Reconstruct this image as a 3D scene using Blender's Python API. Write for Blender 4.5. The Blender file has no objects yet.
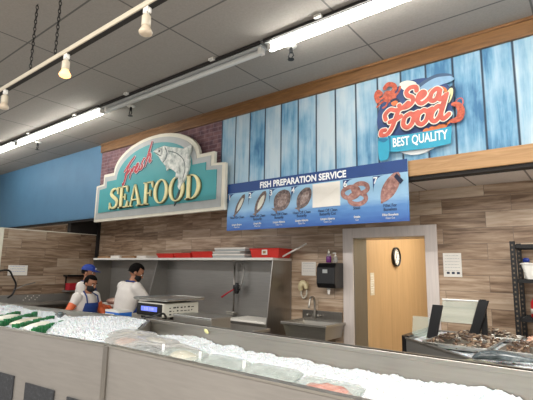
import bpy, bmesh, math, random
from mathutils import Vector, Matrix, Euler, noise as mnoise
random.seed(7)
SC = bpy.context.scene
COL = SC.collection
PI = math.pi

# ------------------------------------------------------------------ mesh kit
class MB:
    def __init__(s):
        s.v = []; s.f = []
    def add(s, vs, fs):
        n = len(s.v); s.v += [tuple(v) for v in vs]; s.f += [tuple(i + n for i in f) for f in fs]; return s
    def box(s, x0, x1, y0, y1, z0, z1):
        if x0 > x1: x0, x1 = x1, x0
        if y0 > y1: y0, y1 = y1, y0
        if z0 > z1: z0, z1 = z1, z0
        return s.add([(x0,y0,z0),(x1,y0,z0),(x1,y1,z0),(x0,y1,z0),(x0,y0,z1),(x1,y0,z1),(x1,y1,z1),(x0,y1,z1)],
                     [(0,3,2,1),(4,5,6,7),(0,1,5,4),(1,2,6,5),(2,3,7,6),(3,0,4,7)])
    def slab(s, pts, d):
        """closed polygon of 3D points pushed along vector d (convex or simple n-gon)"""
        n = len(pts); d = Vector(d); a = [Vector(p) for p in pts]; b = [p + d for p in a]
        fs = [tuple(range(n))[::-1], tuple(range(n, 2*n))] + [(i, (i+1) % n, n + (i+1) % n, n + i) for i in range(n)]
        return s.add(a + b, fs)
    def tube(s, pts, r, seg=10, closed=False, flat=1.0, caps=True):
        pts = [Vector(p) for p in pts]; n = len(pts)
        rs = r if isinstance(r, (list, tuple)) else [r]*n
        up = None; rings = []
        for i, p in enumerate(pts):
            if closed: t = pts[(i+1) % n] - pts[i-1]
            else: t = pts[min(i+1, n-1)] - pts[max(i-1, 0)]
            t.normalize()
            if up is None: up = t.orthogonal().normalized()
            else:
                up = up - t*up.dot(t)
                up = up.normalized() if up.length > 1e-6 else t.orthogonal().normalized()
            w = t.cross(up)
            rings.append([p + (up*math.cos(a)*flat + w*math.sin(a))*rs[i] for a in [2*PI*k/seg for k in range(seg)]])
        vs = [v for R in rings for v in R]; fs = []
        m = n if closed else n-1
        for i in range(m):
            for k in range(seg):
                a = i*seg + k; b = i*seg + (k+1) % seg; j = (i+1) % n
                fs.append((a, b, j*seg + (k+1) % seg, j*seg + k))
        if not closed and caps:
            fs.append(tuple(range(seg))[::-1]); fs.append(tuple((n-1)*seg + k for k in range(seg)))
        return s.add(vs, fs)
    def loft(s, rings):
        """rings: lists of equal count of points; capped"""
        n = len(rings[0]); vs = [v for R in rings for v in R]; fs = []
        for i in range(len(rings)-1):
            for k in range(n):
                fs.append((i*n+k, i*n+(k+1) % n, (i+1)*n+(k+1) % n, (i+1)*n+k))
        fs.append(tuple(range(n))[::-1]); fs.append(tuple((len(rings)-1)*n+k for k in range(n)))
        return s.add(vs, fs)
    def lathe(s, prof, c=(0,0,0), seg=20, axis='Z'):
        rings = []
        for r, h in prof:
            R = []
            for k in range(seg):
                a = 2*PI*k/seg; x, y = r*math.cos(a), r*math.sin(a)
                p = {'Z': (x, y, h), 'Y': (x, -h, y), 'X': (h, x, y)}[axis]
                R.append((p[0]+c[0], p[1]+c[1], p[2]+c[2]))
            rings.append(R)
        return s.loft(rings)
    def ball(s, c, r, seg=16, rings=10, M=None, keep=None):
        rx, ry, rz = r if isinstance(r, (tuple, list)) else (r, r, r)
        vs = []; fs = []
        for i in range(rings+1):
            th = PI*i/rings
            for k in range(seg):
                a = 2*PI*k/seg
                p = Vector((rx*math.sin(th)*math.cos(a), ry*math.sin(th)*math.sin(a), rz*math.cos(th)))
                if M is not None: p = M @ p
                vs.append(p + Vector(c))
        for i in range(rings):
            for k in range(seg):
                q = (i*seg+k, (i+1)*seg+k, (i+1)*seg+(k+1) % seg, i*seg+(k+1) % seg)
                if keep is None or all(keep(vs[j] - Vector(c)) for j in q): fs.append(q)
        return s.add(vs, fs)
    def ribbon(s, pts, w, P, k=8):
        """raised, round-ended brush stroke; P maps (u, v) to 3D on the sign's face"""
        ws = list(w) if isinstance(w, (list, tuple)) else [w]*len(pts)
        q = [(pts[0], ws[0])]
        for p, r in zip(pts[1:], ws[1:]):
            if math.hypot(p[0]-q[-1][0][0], p[1]-q[-1][0][1]) > 1e-5: q.append((p, r))
        t = MB().tube([(p[0], 0, p[1]) for p, _ in q], [r for _, r in q], k)
        for p, r in (q[0], q[-1]): t.ball((p[0], 0, p[1]), r*.995, 12, 8)
        o = []
        for x, y, z in t.v:
            a = Vector(P(x, z)); a.y += y*.07; o.append(a)
        return s.add(o, t.f)
    def poly(s, pts, P):
        return s.add([P(*p) for p in pts], [tuple(range(len(pts)))])

def smooth_path(pts, n=8, closed=False):
    out = []; m = len(pts)
    g = (lambda i: pts[i % m]) if closed else (lambda i: pts[max(0, min(m-1, i))])
    for i in range(m if closed else m-1):
        p0, p1, p2, p3 = g(i-1), g(i), g(i+1), g(i+2)
        for k in range(n):
            t = k/n
            out.append(tuple(.5*((2*b) + (-a+c)*t + (2*a-5*b+4*c-d)*t*t + (-a+3*b-3*c+d)*t**3) for a, b, c, d in zip(p0, p1, p2, p3)))
    if not closed: out.append(tuple(pts[-1]))
    return out

def mesh_of(name, mb, material, smooth=False, fixn=True, merge=0):
    me = bpy.data.meshes.new(name); me.from_pydata(mb.v, [], mb.f); me.validate()
    if fixn or merge:
        bm = bmesh.new(); bm.from_mesh(me)
        if merge: bmesh.ops.remove_doubles(bm, verts=bm.verts, dist=merge)
        if fixn: bmesh.ops.recalc_face_normals(bm, faces=bm.faces)
        bm.to_mesh(me); bm.free()
    me.materials.append(material)
    if smooth: me.polygons.foreach_set('use_smooth', [True]*len(me.polygons))
    return me

def obj(name, mb, material, parent=None, smooth=False, bevel=0, label=None, fixn=True, merge=0, loc=None, rot=None):
    me = mb if isinstance(mb, bpy.types.Mesh) else mesh_of(name, mb, material, smooth, fixn, merge)
    o = bpy.data.objects.new(name, me); COL.objects.link(o)
    if parent: o.parent = parent
    if loc: o.location = loc
    if rot: o.rotation_euler = rot
    if bevel:
        b = o.modifiers.new('Bevel', 'BEVEL'); b.width = bevel; b.segments = 2; b.limit_method = 'ANGLE'
        b.angle_limit = math.radians(40)
    if label: o['label'] = label
    return o

def tag(o, label, cat, group=None, kind=None):
    o['label'] = label; o['category'] = cat
    if group: o['group'] = group
    if kind: o['kind'] = kind
    return o

def thing(name, label, cat, loc=(0,0,0), rz=0, group=None):
    o = bpy.data.objects.new(name, None); COL.objects.link(o); o.empty_display_size = .1
    o.location = loc; o.rotation_euler = (0, 0, rz)
    return tag(o, label, cat, group)

def struct(name, mb, material, parent=None, **k):
    o = obj(name, mb, material, parent, **k)
    if parent is None: o['kind'] = 'structure'
    return o

def copy_tree(o, parent=None):
    c = o.copy(); COL.objects.link(c)
    if parent: c.parent = parent
    for ch in list(o.children): copy_tree(ch, c)
    return c

def remeshed(name, mb, material, voxel, smooth_it=3, fac=.5):
    """union of closed overlapping shapes into one continuous skin"""
    me = bpy.data.meshes.new('tmp'); me.from_pydata(mb.v, [], mb.f)
    bm = bmesh.new(); bm.from_mesh(me); bmesh.ops.recalc_face_normals(bm, faces=bm.faces); bm.to_mesh(me); bm.free()
    o = bpy.data.objects.new('tmp', me); COL.objects.link(o)
    m = o.modifiers.new('r', 'REMESH'); m.mode = 'VOXEL'; m.voxel_size = voxel
    if smooth_it:
        sm = o.modifiers.new('s', 'SMOOTH'); sm.iterations = smooth_it; sm.factor = fac
    dg = bpy.context.evaluated_depsgraph_get()
    out = bpy.data.meshes.new_from_object(o.evaluated_get(dg))
    bpy.data.objects.remove(o); bpy.data.meshes.remove(me)
    out.name = name; out.materials.clear(); out.materials.append(material)
    out.polygons.foreach_set('use_smooth', [True]*len(out.polygons))
    return out

def text_geo(mb, s, size, P, align='CENTER', bold=0.0, extrude=0.0, res=3):
    """adds the outline of a line of text to mb; P maps (u, v, w) to 3D"""
    cu = bpy.data.curves.new('t', 'FONT'); cu.body = s; cu.size = size; cu.align_x = align
    cu.offset = bold; cu.extrude = extrude; cu.resolution_u = res
    o = bpy.data.objects.new('t', cu); COL.objects.link(o)
    dg = bpy.context.evaluated_depsgraph_get(); dg.update()
    me = bpy.data.meshes.new_from_object(o.evaluated_get(dg))
    mb.add([P(*v.co) for v in me.vertices], [tuple(p.vertices) for p in me.polygons])
    bpy.data.objects.remove(o); bpy.data.curves.remove(cu); bpy.data.meshes.remove(me)
    return mb

# ------------------------------------------------------------------ materials
def srgb(c):
    return tuple(((x/255)/12.92 if x/255 <= .04045 else ((x/255+.055)/1.055)**2.4) for x in c)
class NT:
    def __init__(s, name):
        s.m = bpy.data.materials.new(name); s.m.use_nodes = True; s.t = s.m.node_tree
        s.b = s.t.nodes['Principled BSDF']; s.out = s.t.nodes['Material Output']
    def n(s, kind, **k):
        x = s.t.nodes.new('ShaderNode' + kind)
        for a, v in k.items():
            if a in x.inputs: x.inputs[a].default_value = v
            else: setattr(x, a, v)
        return x
    def l(s, a, b): s.t.links.new(a, b)
    def math(s, op, a, b=None):
        x = s.n('Math', operation=op)
        for i, q in enumerate((a, b)):
            if q is None: continue
            if isinstance(q, (int, float)): x.inputs[i].default_value = q
            else: s.l(q, x.inputs[i])
        return x.outputs[0]
    def mix(s, f, a, b, blend='MIX'):
        x = s.n('MixRGB', blend_type=blend)
        for i, q in enumerate((f, a, b)):
            if isinstance(q, (int, float)): x.inputs[i].default_value = q
            elif isinstance(q, tuple): x.inputs[i].default_value = (*q[:3], 1)
            else: s.l(q, x.inputs[i])
        return x.outputs[0]
    def ramp(s, f, stops):
        x = s.n('ValToRGB'); e = x.color_ramp.elements
        while len(e) < len(stops): e.new(.5)
        for i, (p, c) in enumerate(stops): e[i].position = p; e[i].color = (*c, 1)
        s.l(f, x.inputs[0]); return x.outputs[0]
    def set(s, **k):
        for a, v in k.items():
            a = a.replace('_', ' ')
            if isinstance(v, tuple) and len(v) == 3: v = (*v, 1)
            s.b.inputs[a].default_value = v
        return s

def plain(name, rgb, rough=.5, metal=0.0, var=.12, scale=9.0, bump=0.0, bscale=60.0, stretch=(1,1,1), spec=.5, coat=0.0):
    """colour with a little procedural mottling"""
    c = srgb(rgb); q = NT(name); q.set(Roughness=rough, Metallic=metal, Specular_IOR_Level=spec)
    if coat: q.set(Coat_Weight=coat, Coat_Roughness=.08)
    tc = q.n('TexCoord'); mp = q.n('Mapping'); mp.inputs['Scale'].default_value = stretch
    q.l(tc.outputs['Object'], mp.inputs[0])
    no = q.n('TexNoise', Scale=scale, Detail=4.0); q.l(mp.outputs[0], no.inputs['Vector'])
    lo = tuple(x*(1-var) for x in c); hi = tuple(min(1, x*(1+var)) for x in c)
    q.l(q.ramp(no.outputs[0], [(.3, lo), (.7, hi)]), q.b.inputs['Base Color'])
    if bump:
        nb = q.n('TexNoise', Scale=bscale, Detail=3.0); q.l(mp.outputs[0], nb.inputs['Vector'])
        bp = q.n('Bump', Strength=bump, Distance=.01); q.l(nb.outputs[0], bp.inputs['Height']); q.l(bp.outputs[0], q.b.inputs['Normal'])
    return q.m

def emit(name, rgb, strength):
    q = NT(name); q.set(Base_Color=srgb(rgb), Emission_Color=srgb(rgb), Emission_Strength=strength); return q.m

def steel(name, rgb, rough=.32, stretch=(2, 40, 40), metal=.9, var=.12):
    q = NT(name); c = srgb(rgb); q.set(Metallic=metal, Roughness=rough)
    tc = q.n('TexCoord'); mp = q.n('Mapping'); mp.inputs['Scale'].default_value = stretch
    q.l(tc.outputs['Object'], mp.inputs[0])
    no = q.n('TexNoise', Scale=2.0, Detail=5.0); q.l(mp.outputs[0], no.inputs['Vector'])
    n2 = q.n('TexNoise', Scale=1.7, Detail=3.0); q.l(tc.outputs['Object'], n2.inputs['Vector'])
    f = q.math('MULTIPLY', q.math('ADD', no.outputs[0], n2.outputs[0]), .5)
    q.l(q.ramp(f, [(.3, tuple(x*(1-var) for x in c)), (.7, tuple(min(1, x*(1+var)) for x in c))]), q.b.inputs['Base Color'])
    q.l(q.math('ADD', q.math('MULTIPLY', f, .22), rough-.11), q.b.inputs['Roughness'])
    return q.m

def wood_tile(name, axis, dark=1.0):
    """wood-look wall tile, running bond; axis 0: wall along X, 1: wall along Y"""
    q = NT(name); q.set(Roughness=.38)
    tc = q.n('TexCoord'); sp = q.n('SeparateXYZ'); q.l(tc.outputs['Object'], sp.inputs[0])
    cb = q.n('CombineXYZ'); q.l(sp.outputs[axis], cb.inputs[0]); q.l(sp.outputs[2], cb.inputs[1])
    br = q.n('TexBrick', offset=.36, offset_frequency=2, Scale=1.0)
    br.inputs['Color1'].default_value = (0,0,0,1); br.inputs['Color2'].default_value = (1,1,1,1)
    br.inputs['Mortar Size'].default_value = .0022; br.inputs['Mortar Smooth'].default_value = .3; br.inputs['Bias'].default_value = 0
    br.inputs['Brick Width'].default_value = .60; br.inputs['Row Height'].default_value = .147
    q.l(cb.outputs[0], br.inputs['Vector'])
    rnd = q.n('SeparateColor'); q.l(br.outputs['Color'], rnd.inputs[0]); r = rnd.outputs[0]
    mp = q.n('Mapping'); mp.inputs['Scale'].default_value = (1.0, 11.0, 1.0); q.l(cb.outputs[0], mp.inputs[0])
    no = q.n('TexNoise', noise_dimensions='4D', Scale=2.2, Detail=6.0, Roughness=.62, Distortion=.5); q.l(mp.outputs[0], no.inputs['Vector'])
    q.l(q.math('MULTIPLY', r, 37.0), no.inputs['W'])
    g = q.math('ADD', q.math('MULTIPLY', no.outputs[0], .95), q.math('MULTIPLY', q.math('SUBTRACT', r, .5), .26))
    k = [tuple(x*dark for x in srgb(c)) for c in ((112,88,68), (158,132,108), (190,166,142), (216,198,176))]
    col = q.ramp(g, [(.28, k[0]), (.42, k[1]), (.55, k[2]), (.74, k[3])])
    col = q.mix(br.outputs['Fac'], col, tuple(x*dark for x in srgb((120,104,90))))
    q.l(col, q.b.inputs['Base Color'])
    bp = q.n('Bump', Strength=.15, Distance=.003); q.l(q.math('SUBTRACT', 1.0, br.outputs['Fac']), bp.inputs['Height']); q.l(bp.outputs[0], q.b.inputs['Normal'])
    return q.m

def plank_wall(name):
    """weathered blue upright boards"""
    q = NT(name); q.set(Roughness=.55)
    tc = q.n('TexCoord'); sp = q.n('SeparateXYZ'); q.l(tc.outputs['Object'], sp.inputs[0])
    x = q.math('DIVIDE', q.math('ADD', sp.outputs[0], .419), .2275)
    fl = q.math('FLOOR', x); fr = q.math('FRACT', x)
    wn = q.n('TexWhiteNoise', noise_dimensions='1D'); q.l(fl, wn.inputs['W'])
    r = wn.outputs['Value']
    mp = q.n('Mapping'); mp.inputs['Scale'].default_value = (9.0, 1.0, .8); q.l(tc.outputs['Object'], mp.inputs[0])
    no = q.n('TexNoise', noise_dimensions='4D', Scale=1.5, Detail=7.0, Roughness=.65, Distortion=.3); q.l(mp.outputs[0], no.inputs['Vector'])
    q.l(q.math('MULTIPLY', r, 23.0), no.inputs['W'])
    m2 = q.n('Mapping'); m2.inputs['Scale'].default_value = (2.0, 1.0, 1.3); q.l(tc.outputs['Object'], m2.inputs[0])
    n2 = q.n('TexNoise', noise_dimensions='4D', Scale=2.0, Detail=4.0); q.l(m2.outputs[0], n2.inputs['Vector']); q.l(q.math('MULTIPLY', r, 11.0), n2.inputs['W'])
    g = q.math('ADD', q.math('MULTIPLY', no.outputs[0], .55), q.math('MULTIPLY', n2.outputs[0], .55))
    g = q.math('ADD', g, q.math('MULTIPLY', q.math('SUBTRACT', r, .5), .2))
    col = q.ramp(g, [(.38, srgb((60,116,158))), (.45, srgb((104,156,190))), (.54, srgb((150,186,208))), (.68, srgb((190,208,218)))])
    # warmer, paler boards towards the near end of the wall
    e = q.math('MINIMUM', fr, q.math('SUBTRACT', 1.0, fr))
    sm = q.n('MapRange'); sm.inputs['From Min'].default_value = .02; sm.inputs['From Max'].default_value = .055; q.l(e, sm.inputs['Value'])
    col = q.mix(q.math('SUBTRACT', 1.0, sm.outputs[0]), col, srgb((30,52,74)))
    q.l(col, q.b.inputs['Base Color'])
    bp = q.n('Bump', Strength=.4, Distance=.006); q.l(sm.outputs[0], bp.inputs['Height']); q.l(bp.outputs[0], q.b.inputs['Normal'])
    return q.m

def timber(name, a, b, stretch=(1.2, 14, 14), rough=.4, scale=2.0, wave=True):
    q = NT(name); q.set(Roughness=rough)
    tc = q.n('TexCoord'); mp = q.n('Mapping'); mp.inputs['Scale'].default_value = stretch; q.l(tc.outputs['Object'], mp.inputs[0])
    no = q.n('TexNoise', Scale=scale, Detail=6.0, Roughness=.6, Distortion=1.2); q.l(mp.outputs[0], no.inputs['Vector'])
    q.l(q.ramp(no.outputs[0], [(.32, srgb(a)), (.68, srgb(b))]), q.b.inputs['Base Color'])
    return q.m

def ceiling_mat(name, bw, rh, ox, oy, c, line):
    q = NT(name); q.set(Roughness=.9)
    tc = q.n('TexCoord'); mp = q.n('Mapping'); mp.inputs['Location'].default_value = (ox, oy, 0); q.l(tc.outputs['Object'], mp.inputs[0])
    br = q.n('TexBrick', offset=0.0, Scale=1.0); br.inputs['Brick Width'].default_value = bw; br.inputs['Row Height'].default_value = rh
    br.inputs['Mortar Size'].default_value = .008; br.inputs['Mortar Smooth'].default_value = .1
    q.l(mp.outputs[0], br.inputs['Vector'])
    no = q.n('TexNoise', Scale=60.0, Detail=4.0); q.l(tc.outputs['Object'], no.inputs['Vector'])
    col = q.ramp(no.outputs[0], [(.3, tuple(x*.9 for x in srgb(c))), (.7, srgb(c))])
    q.l(q.mix(br.outputs['Fac'], col, srgb(line)), q.b.inputs['Base Color'])
    bp = q.n('Bump', Strength=.3, Distance=.004); q.l(no.outputs[0], bp.inputs['Height']); q.l(bp.outputs[0], q.b.inputs['Normal'])
    return q.m

def brickish(name):
    q = NT(name); q.set(Roughness=.8)
    tc = q.n('TexCoord'); sp = q.n('SeparateXYZ'); q.l(tc.outputs['Object'], sp.inputs[0])
    cb = q.n('CombineXYZ'); q.l(sp.outputs[0], cb.inputs[0]); q.l(sp.outputs[2], cb.inputs[1])
    br = q.n('TexBrick', Scale=1.0); br.inputs['Brick Width'].default_value = .16; br.inputs['Row Height'].default_value = .055
    br.inputs['Mortar Size'].default_value = .006
    br.inputs['Color1'].default_value = (*srgb((116,82,88)), 1); br.inputs['Color2'].default_value = (*srgb((92,66,78)), 1)
    br.inputs['Mortar'].default_value = (*srgb((140,122,128)), 1)
    q.l(cb.outputs[0], br.inputs['Vector'])
    no = q.n('TexNoise', Scale=14.0, Detail=4.0); q.l(tc.outputs['Object'], no.inputs['Vector'])
    q.l(q.mix(.45, br.outputs['Color'], q.ramp(no.outputs[0], [(.35, srgb((80,56,66))), (.65, srgb((150,112,112)))])), q.b.inputs['Base Color'])
    return q.m

def speckle(name, stops, scale, rough=.35, bump=.3, coat=0.0, dim=(1,1,1)):
    q = NT(name); q.set(Roughness=rough)
    if coat: q.set(Coat_Weight=coat)
    tc = q.n('TexCoord'); mp = q.n('Mapping'); mp.inputs['Scale'].default_value = dim; q.l(tc.outputs['Object'], mp.inputs[0])
    no = q.n('TexNoise', Scale=scale, Detail=5.0, Roughness=.65); q.l(mp.outputs[0], no.inputs['Vector'])
    q.l(q.ramp(no.outputs[0], [(p, srgb(c)) for p, c in stops]), q.b.inputs['Base Color'])
    if bump:
        bp = q.n('Bump', Strength=bump, Distance=.006); q.l(no.outputs[0], bp.inputs['Height']); q.l(bp.outputs[0], q.b.inputs['Normal'])
    return q.m

def film(name, tint, alpha, rough=.12):
    """clear plastic: glossy and partly see-through, crinkled"""
    q = NT(name); q.set(Base_Color=srgb(tint), Roughness=rough, Alpha=alpha, Specular_IOR_Level=.7)
    tc = q.n('TexCoord'); no = q.n('TexNoise', Scale=26.0, Detail=4.0, Distortion=1.0); q.l(tc.outputs['Object'], no.inputs['Vector'])
    bp = q.n('Bump', Strength=1.0, Distance=.05); q.l(no.outputs[0], bp.inputs['Height']); q.l(bp.outputs[0], q.b.inputs['Normal'])
    return q.m

M = dict(
    tile=wood_tile('wood_look_tile', 0), tile_side_shaded=wood_tile('wood_look_tile_side_shaded', 1, .72),  # side-wall copy darkened to carry the dimmer light in that corner
    planks=plank_wall('blue_boards'), brick=brickish('plum_brick'),
    blue=plain('blue_paint', (72,114,146), .6, var=.06, scale=3),
    oak=timber('oak_beam', (100,68,38), (136,98,60)), oak_pale=timber('oak_beam_pale', (158,118,74), (188,148,102)),
    ply=timber('plywood', (186,152,110), (200,166,122), stretch=(8, 8, .6), rough=.45),
    ceil=ceiling_mat('ceiling_tile', 1.22, .61, 1.473 + 12.2, -3.298 + 12.2, (156,151,145), (98,96,94)),
    ceil2=ceiling_mat('soffit_tile', .455, 1.22, .881 + 9.1, 0, (218,206,196), (130,120,112)),
    floor=plain('floor_tile', (176,168,158), .4, scale=3),
    dark=plain('dark_paint', (34,31,30), .7), black=plain('black_plastic', (20,20,22), .35, spec=.5),
    blackmetal=plain('black_metal', (24,24,25), .4, metal=.3),
    steel=steel('stainless_steel', (172,168,160), .40), steel_v=steel('stainless_steel_upright', (150,146,140), .32, (40, 40, 2)),
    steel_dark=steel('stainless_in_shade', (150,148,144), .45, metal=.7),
    steel_front=steel('brushed_counter_front', (150,146,141), .48, (3, 3, 30), metal=.55),
    frame=steel('door_frame_steel', (222,212,206), .5, (30, 30, 2), metal=.25),
    white=plain('white_plastic', (228,226,220), .45, var=.04), cream=plain('cream_paint', (220,216,200), .5, var=.04),
    lightgrey=plain('light_grey_paint', (172,176,176), .5, var=.05), paper=plain('paper', (238,234,226), .8, var=.03),
    track=plain('ivory_metal', (206,196,176), .45, var=.05), batten=plain('fixture_enamel', (186,188,188), .5, var=.05),
    teal=plain('teal_panel', (62,152,158), .5, var=.06, scale=4), yellow=plain('letter_cream', (238,228,172), .5, var=.04),
    lettershadow=plain('letter_side', (70,86,60), .6), red=plain('red_plastic', (206,46,36), .4, var=.08), crimson=plain('crimson_paint', (176,34,48), .5, var=.06),
    purewhite=plain('white_paint', (244,246,246), .55, var=.02), navy=plain('navy_print', (28,66,128), .5, var=.05),
    logonavy=plain('logo_navy', (36,66,120), .5, var=.15), banner=plain('logo_banner', (46,160,192), .5, var=.06), bannerdark=plain('logo_banner_dark', (24,112,150), .5, var=.06),
    coral=plain('logo_coral', (202,92,76), .5, var=.22, scale=16), orange=plain('logo_orange', (214,116,62), .5, var=.12, scale=20),
    crab=speckle('logo_crab', [(.35, (140,52,40)), (.6, (206,98,66))], 30, .5, 0), tuna=plain('logo_fish', (130,168,200), .5, var=.15, scale=12),
    tunadark=plain('logo_fish_back', (62,88,120), .5), lemon=plain('logo_lemon', (226,222,160), .5, var=.08), pale=plain('logo_cream', (228,226,212), .5, var=.05),
    fleshprint=speckle('printed_flesh', [(.34, (120,100,98)), (.52, (160,140,134)), (.7, (206,194,188))], 24, .5, 0),
    trout=speckle('painted_trout', [(.34, (132,142,138)), (.46, (190,198,192)), (.62, (234,236,230))], 13, .5, 0), troutdark=plain('trout_shadow', (70,90,90), .6),
    skyblue=plain('print_sky', (140,190,222), .5, var=.06), ink=plain('print_ink', (32,44,72), .6),
    fishprint=speckle('printed_fish', [(.30, (70,62,64)), (.5, (112,96,94)), (.7, (160,146,140))], 30, .5, 0),
    fillet_print=speckle('printed_fillet', [(.34, (128,86,82)), (.6, (182,136,126)), (.75, (206,176,168))], 26, .5, 0),
    tube=emit('lit_tube', (255,252,244), 32.0), tube_off=plain('dark_tube', (206,208,206), .3, var=.03), bulb=emit('warm_bulb', (255,190,120), 2.6), bulb_off=plain('frosted_bulb', (206,190,168), .3, var=.05),
    ice=None, green=plain('green_plastic', (18,104,56), .5, var=.25, scale=40, bump=.6, bscale=90),
    skin=plain('skin', (168,116,88), .55, var=.08, scale=20), coat=plain('white_cotton', (222,216,210), .85, var=.05, scale=8, bump=.25, bscale=14),
    apron=plain('blue_apron', (28,60,128), .6, var=.12), glove=plain('orange_glove', (222,104,56), .5, var=.08), hair=plain('dark_hair', (13,10,9), .9, bump=.6, bscale=120, spec=.15),
    cap=plain('blue_cap', (34,62,150), .7, var=.1), trousers=plain('dark_trousers', (40,40,48), .8), shoe=plain('black_shoe', (18,18,18), .5),
    eyewhite=plain('eye_white', (226,222,216), .3, var=.01), mask=plain('mask_black', (26,26,28), .8),
    lcd=emit('scale_display', (96,112,214), 1.1), scale=plain('scale_cream', (196,194,182), .45, var=.05), glass=None,
    foam=plain('white_foam', (232,226,218), .8, var=.03), card=plain('brown_card', (156,120,84), .8, var=.2), hose=plain('hose_green', (196,204,128), .45, var=.08),
    meat=speckle('raw_meat', [(.36, (176,120,104)), (.52, (214,172,156)), (.68, (236,212,198))], 14, .35, .3), salmon=speckle('salmon_flesh', [(.36, (176,70,52)), (.55, (206,112,84)), (.7, (232,188,168))], 18, .3, .3),
    fillet=speckle('white_fillet', [(.36, (196,184,160)), (.6, (226,218,200))], 14, .3, .3), shrimp=speckle('shrimp_pink', [(.38, (206,150,124)), (.6, (236,206,188))], 20, .35, .3),
    mussel=speckle('shell_brown', [(.36, (34,27,25)), (.5, (92,72,58)), (.62, (150,126,102)), (.74, (206,192,170))], 22, .3, .5),
    clam=speckle('shell_grey', [(.36, (96,86,76)), (.52, (160,148,132)), (.7, (216,206,190))], 26, .35, .5),
    greyfish=speckle('fish_grey', [(.36, (52,60,64)), (.55, (92,102,106)), (.72, (160,166,166))], 9, .25, .1, coat=.4), olivefish=speckle('fish_olive', [(.36, (92,94,76)), (.55, (150,150,126)), (.72, (206,202,182))], 10, .25, .1, coat=.4),
    tin=steel('tray_metal', (178,177,172), .34, metal=.85), film=film('cling_film', (198,200,198), .55, .08), tray_clear=film('tray_lid', (196,206,200), .36, .15),
    purple=plain('purple_liquid', (112,40,120), .25, var=.08), clear=film('clear_bottle', (226,230,228), .35), beige=plain('beige_plastic', (226,212,170), .4, var=.05),
    label_red=plain('red_bottle', (196,26,34), .3, var=.05), bluebox=plain('blue_carton', (44,108,196), .5, var=.1), lidblue=plain('blue_lid', (36,66,168), .4), slate=speckle('slate_card', [(.4, (38,40,44)), (.62, (52,55,60)), (.75, (96,100,104))], 60, .6, 0),
)
q = NT('slotted_black_post'); q.set(Roughness=.4, Metallic=.2)      # keyhole slots repeat up the post
tc = q.n('TexCoord'); sp = q.n('SeparateXYZ'); q.l(tc.outputs['Object'], sp.inputs[0])
fz = q.math('FRACT', q.math('DIVIDE', sp.outputs[2], .037)); gx = q.math('PINGPONG', q.math('ADD', sp.outputs[0], .56), 10.0)
hit = q.math('MULTIPLY', q.math('LESS_THAN', q.math('ABSOLUTE', q.math('SUBTRACT', fz, .5)), .2), q.math('LESS_THAN', gx, .006))
q.l(q.mix(hit, srgb((22,22,23)), srgb((104,90,76))), q.b.inputs['Base Color']); M['slotted'] = q.m
q = NT('crushed_ice'); q.set(Roughness=.35, Specular_IOR_Level=.6, Subsurface_Weight=.15)
tc = q.n('TexCoord'); vo = q.n('TexVoronoi', Scale=75.0); q.l(tc.outputs['Object'], vo.inputs['Vector'])
q.l(q.ramp(vo.outputs['Distance'], [(.0, srgb((222,226,228))), (.8, srgb((196,202,206)))]), q.b.inputs['Base Color'])
bp = q.n('Bump', Strength=.7, Distance=.01); q.l(vo.outputs['Distance'], bp.inputs['Height']); q.l(bp.outputs[0], q.b.inputs['Normal'])
M['ice'] = q.m
q = NT('guard_glass'); q.set(Base_Color=srgb((206,222,212)), Roughness=.05, Alpha=.30, Specular_IOR_Level=.5); M['glass'] = q.m
q = NT('fish_sign_print'); q.set(Roughness=.4)      # printed water: pale blue above, deeper below
tc = q.n('TexCoord'); sp = q.n('SeparateXYZ'); q.l(tc.outputs['Object'], sp.inputs[0])
no = q.n('TexNoise', Scale=5.0, Detail=5.0); mp = q.n('Mapping'); mp.inputs['Scale'].default_value = (1, 1, 5); q.l(tc.outputs['Object'], mp.inputs[0]); q.l(mp.outputs[0], no.inputs['Vector'])
h = q.math('ADD', sp.outputs[2], q.math('MULTIPLY', q.math('SUBTRACT', no.outputs[0], .5), .12))
q.l(q.ramp(h, [(.0, srgb((46,92,168))), (.14, srgb((84,136,196))), (.24, srgb((148,190,222))), (.44, srgb((156,200,228)))]), q.b.inputs['Base Color'])
M['signprint'] = q.m

# ------------------------------------------------------------------ the setting
XL, YW, YF, ZF, ZC = -7.352, 4.333, 3.68, 2.458, 3.622
struct('floor', MB().box(-11.5, 4, -3, 8, -.05, 0), M['floor'])
struct('ceiling', MB().box(-11.5, 4, -3, YF, ZC, ZC+.04), M['ceil'])
struct('ceiling', MB().box(-11.5, 4, YF+.10, YW, ZF, ZF+.03), M['ceil2'])
# tiled back wall with the doorway cut out
DX0, DX1, DZ = -2.158, -1.374, 1.998
w = MB(); w.box(-11.5, DX0, YW, YW+.3, 0, 2.6); w.box(DX1, 4, YW, YW+.3, 0, 2.6); w.box(DX0, DX1, YW, YW+.3, DZ, 2.6)
struct('wall_back', w, M['tile'])
struct('wall_left', MB().box(XL-.1, XL, 2.72, YW, 0, 2.2), M['tile_side_shaded'])
struct('wall_far', MB().box(-11.56, -11.5, -1, YW, 0, ZC), M['cream'])
struct('trim_1', MB().box(XL-.102, XL+.006, 2.68, 2.722, 0, 2.215).box(XL-.05, XL+.006, 2.722, YW, 2.2, 2.215), M['cream'])
struct('shade_panel', MB().box(XL-.1, XL, YF+.1, YW, 2.215, ZF), M['dark'])  # dark panel put in for the unlit void under the soffit
struct('trim_3', MB().box(XL, XL+.05, YW-.05, YW, 1.78, ZF), M['dark'])
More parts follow.
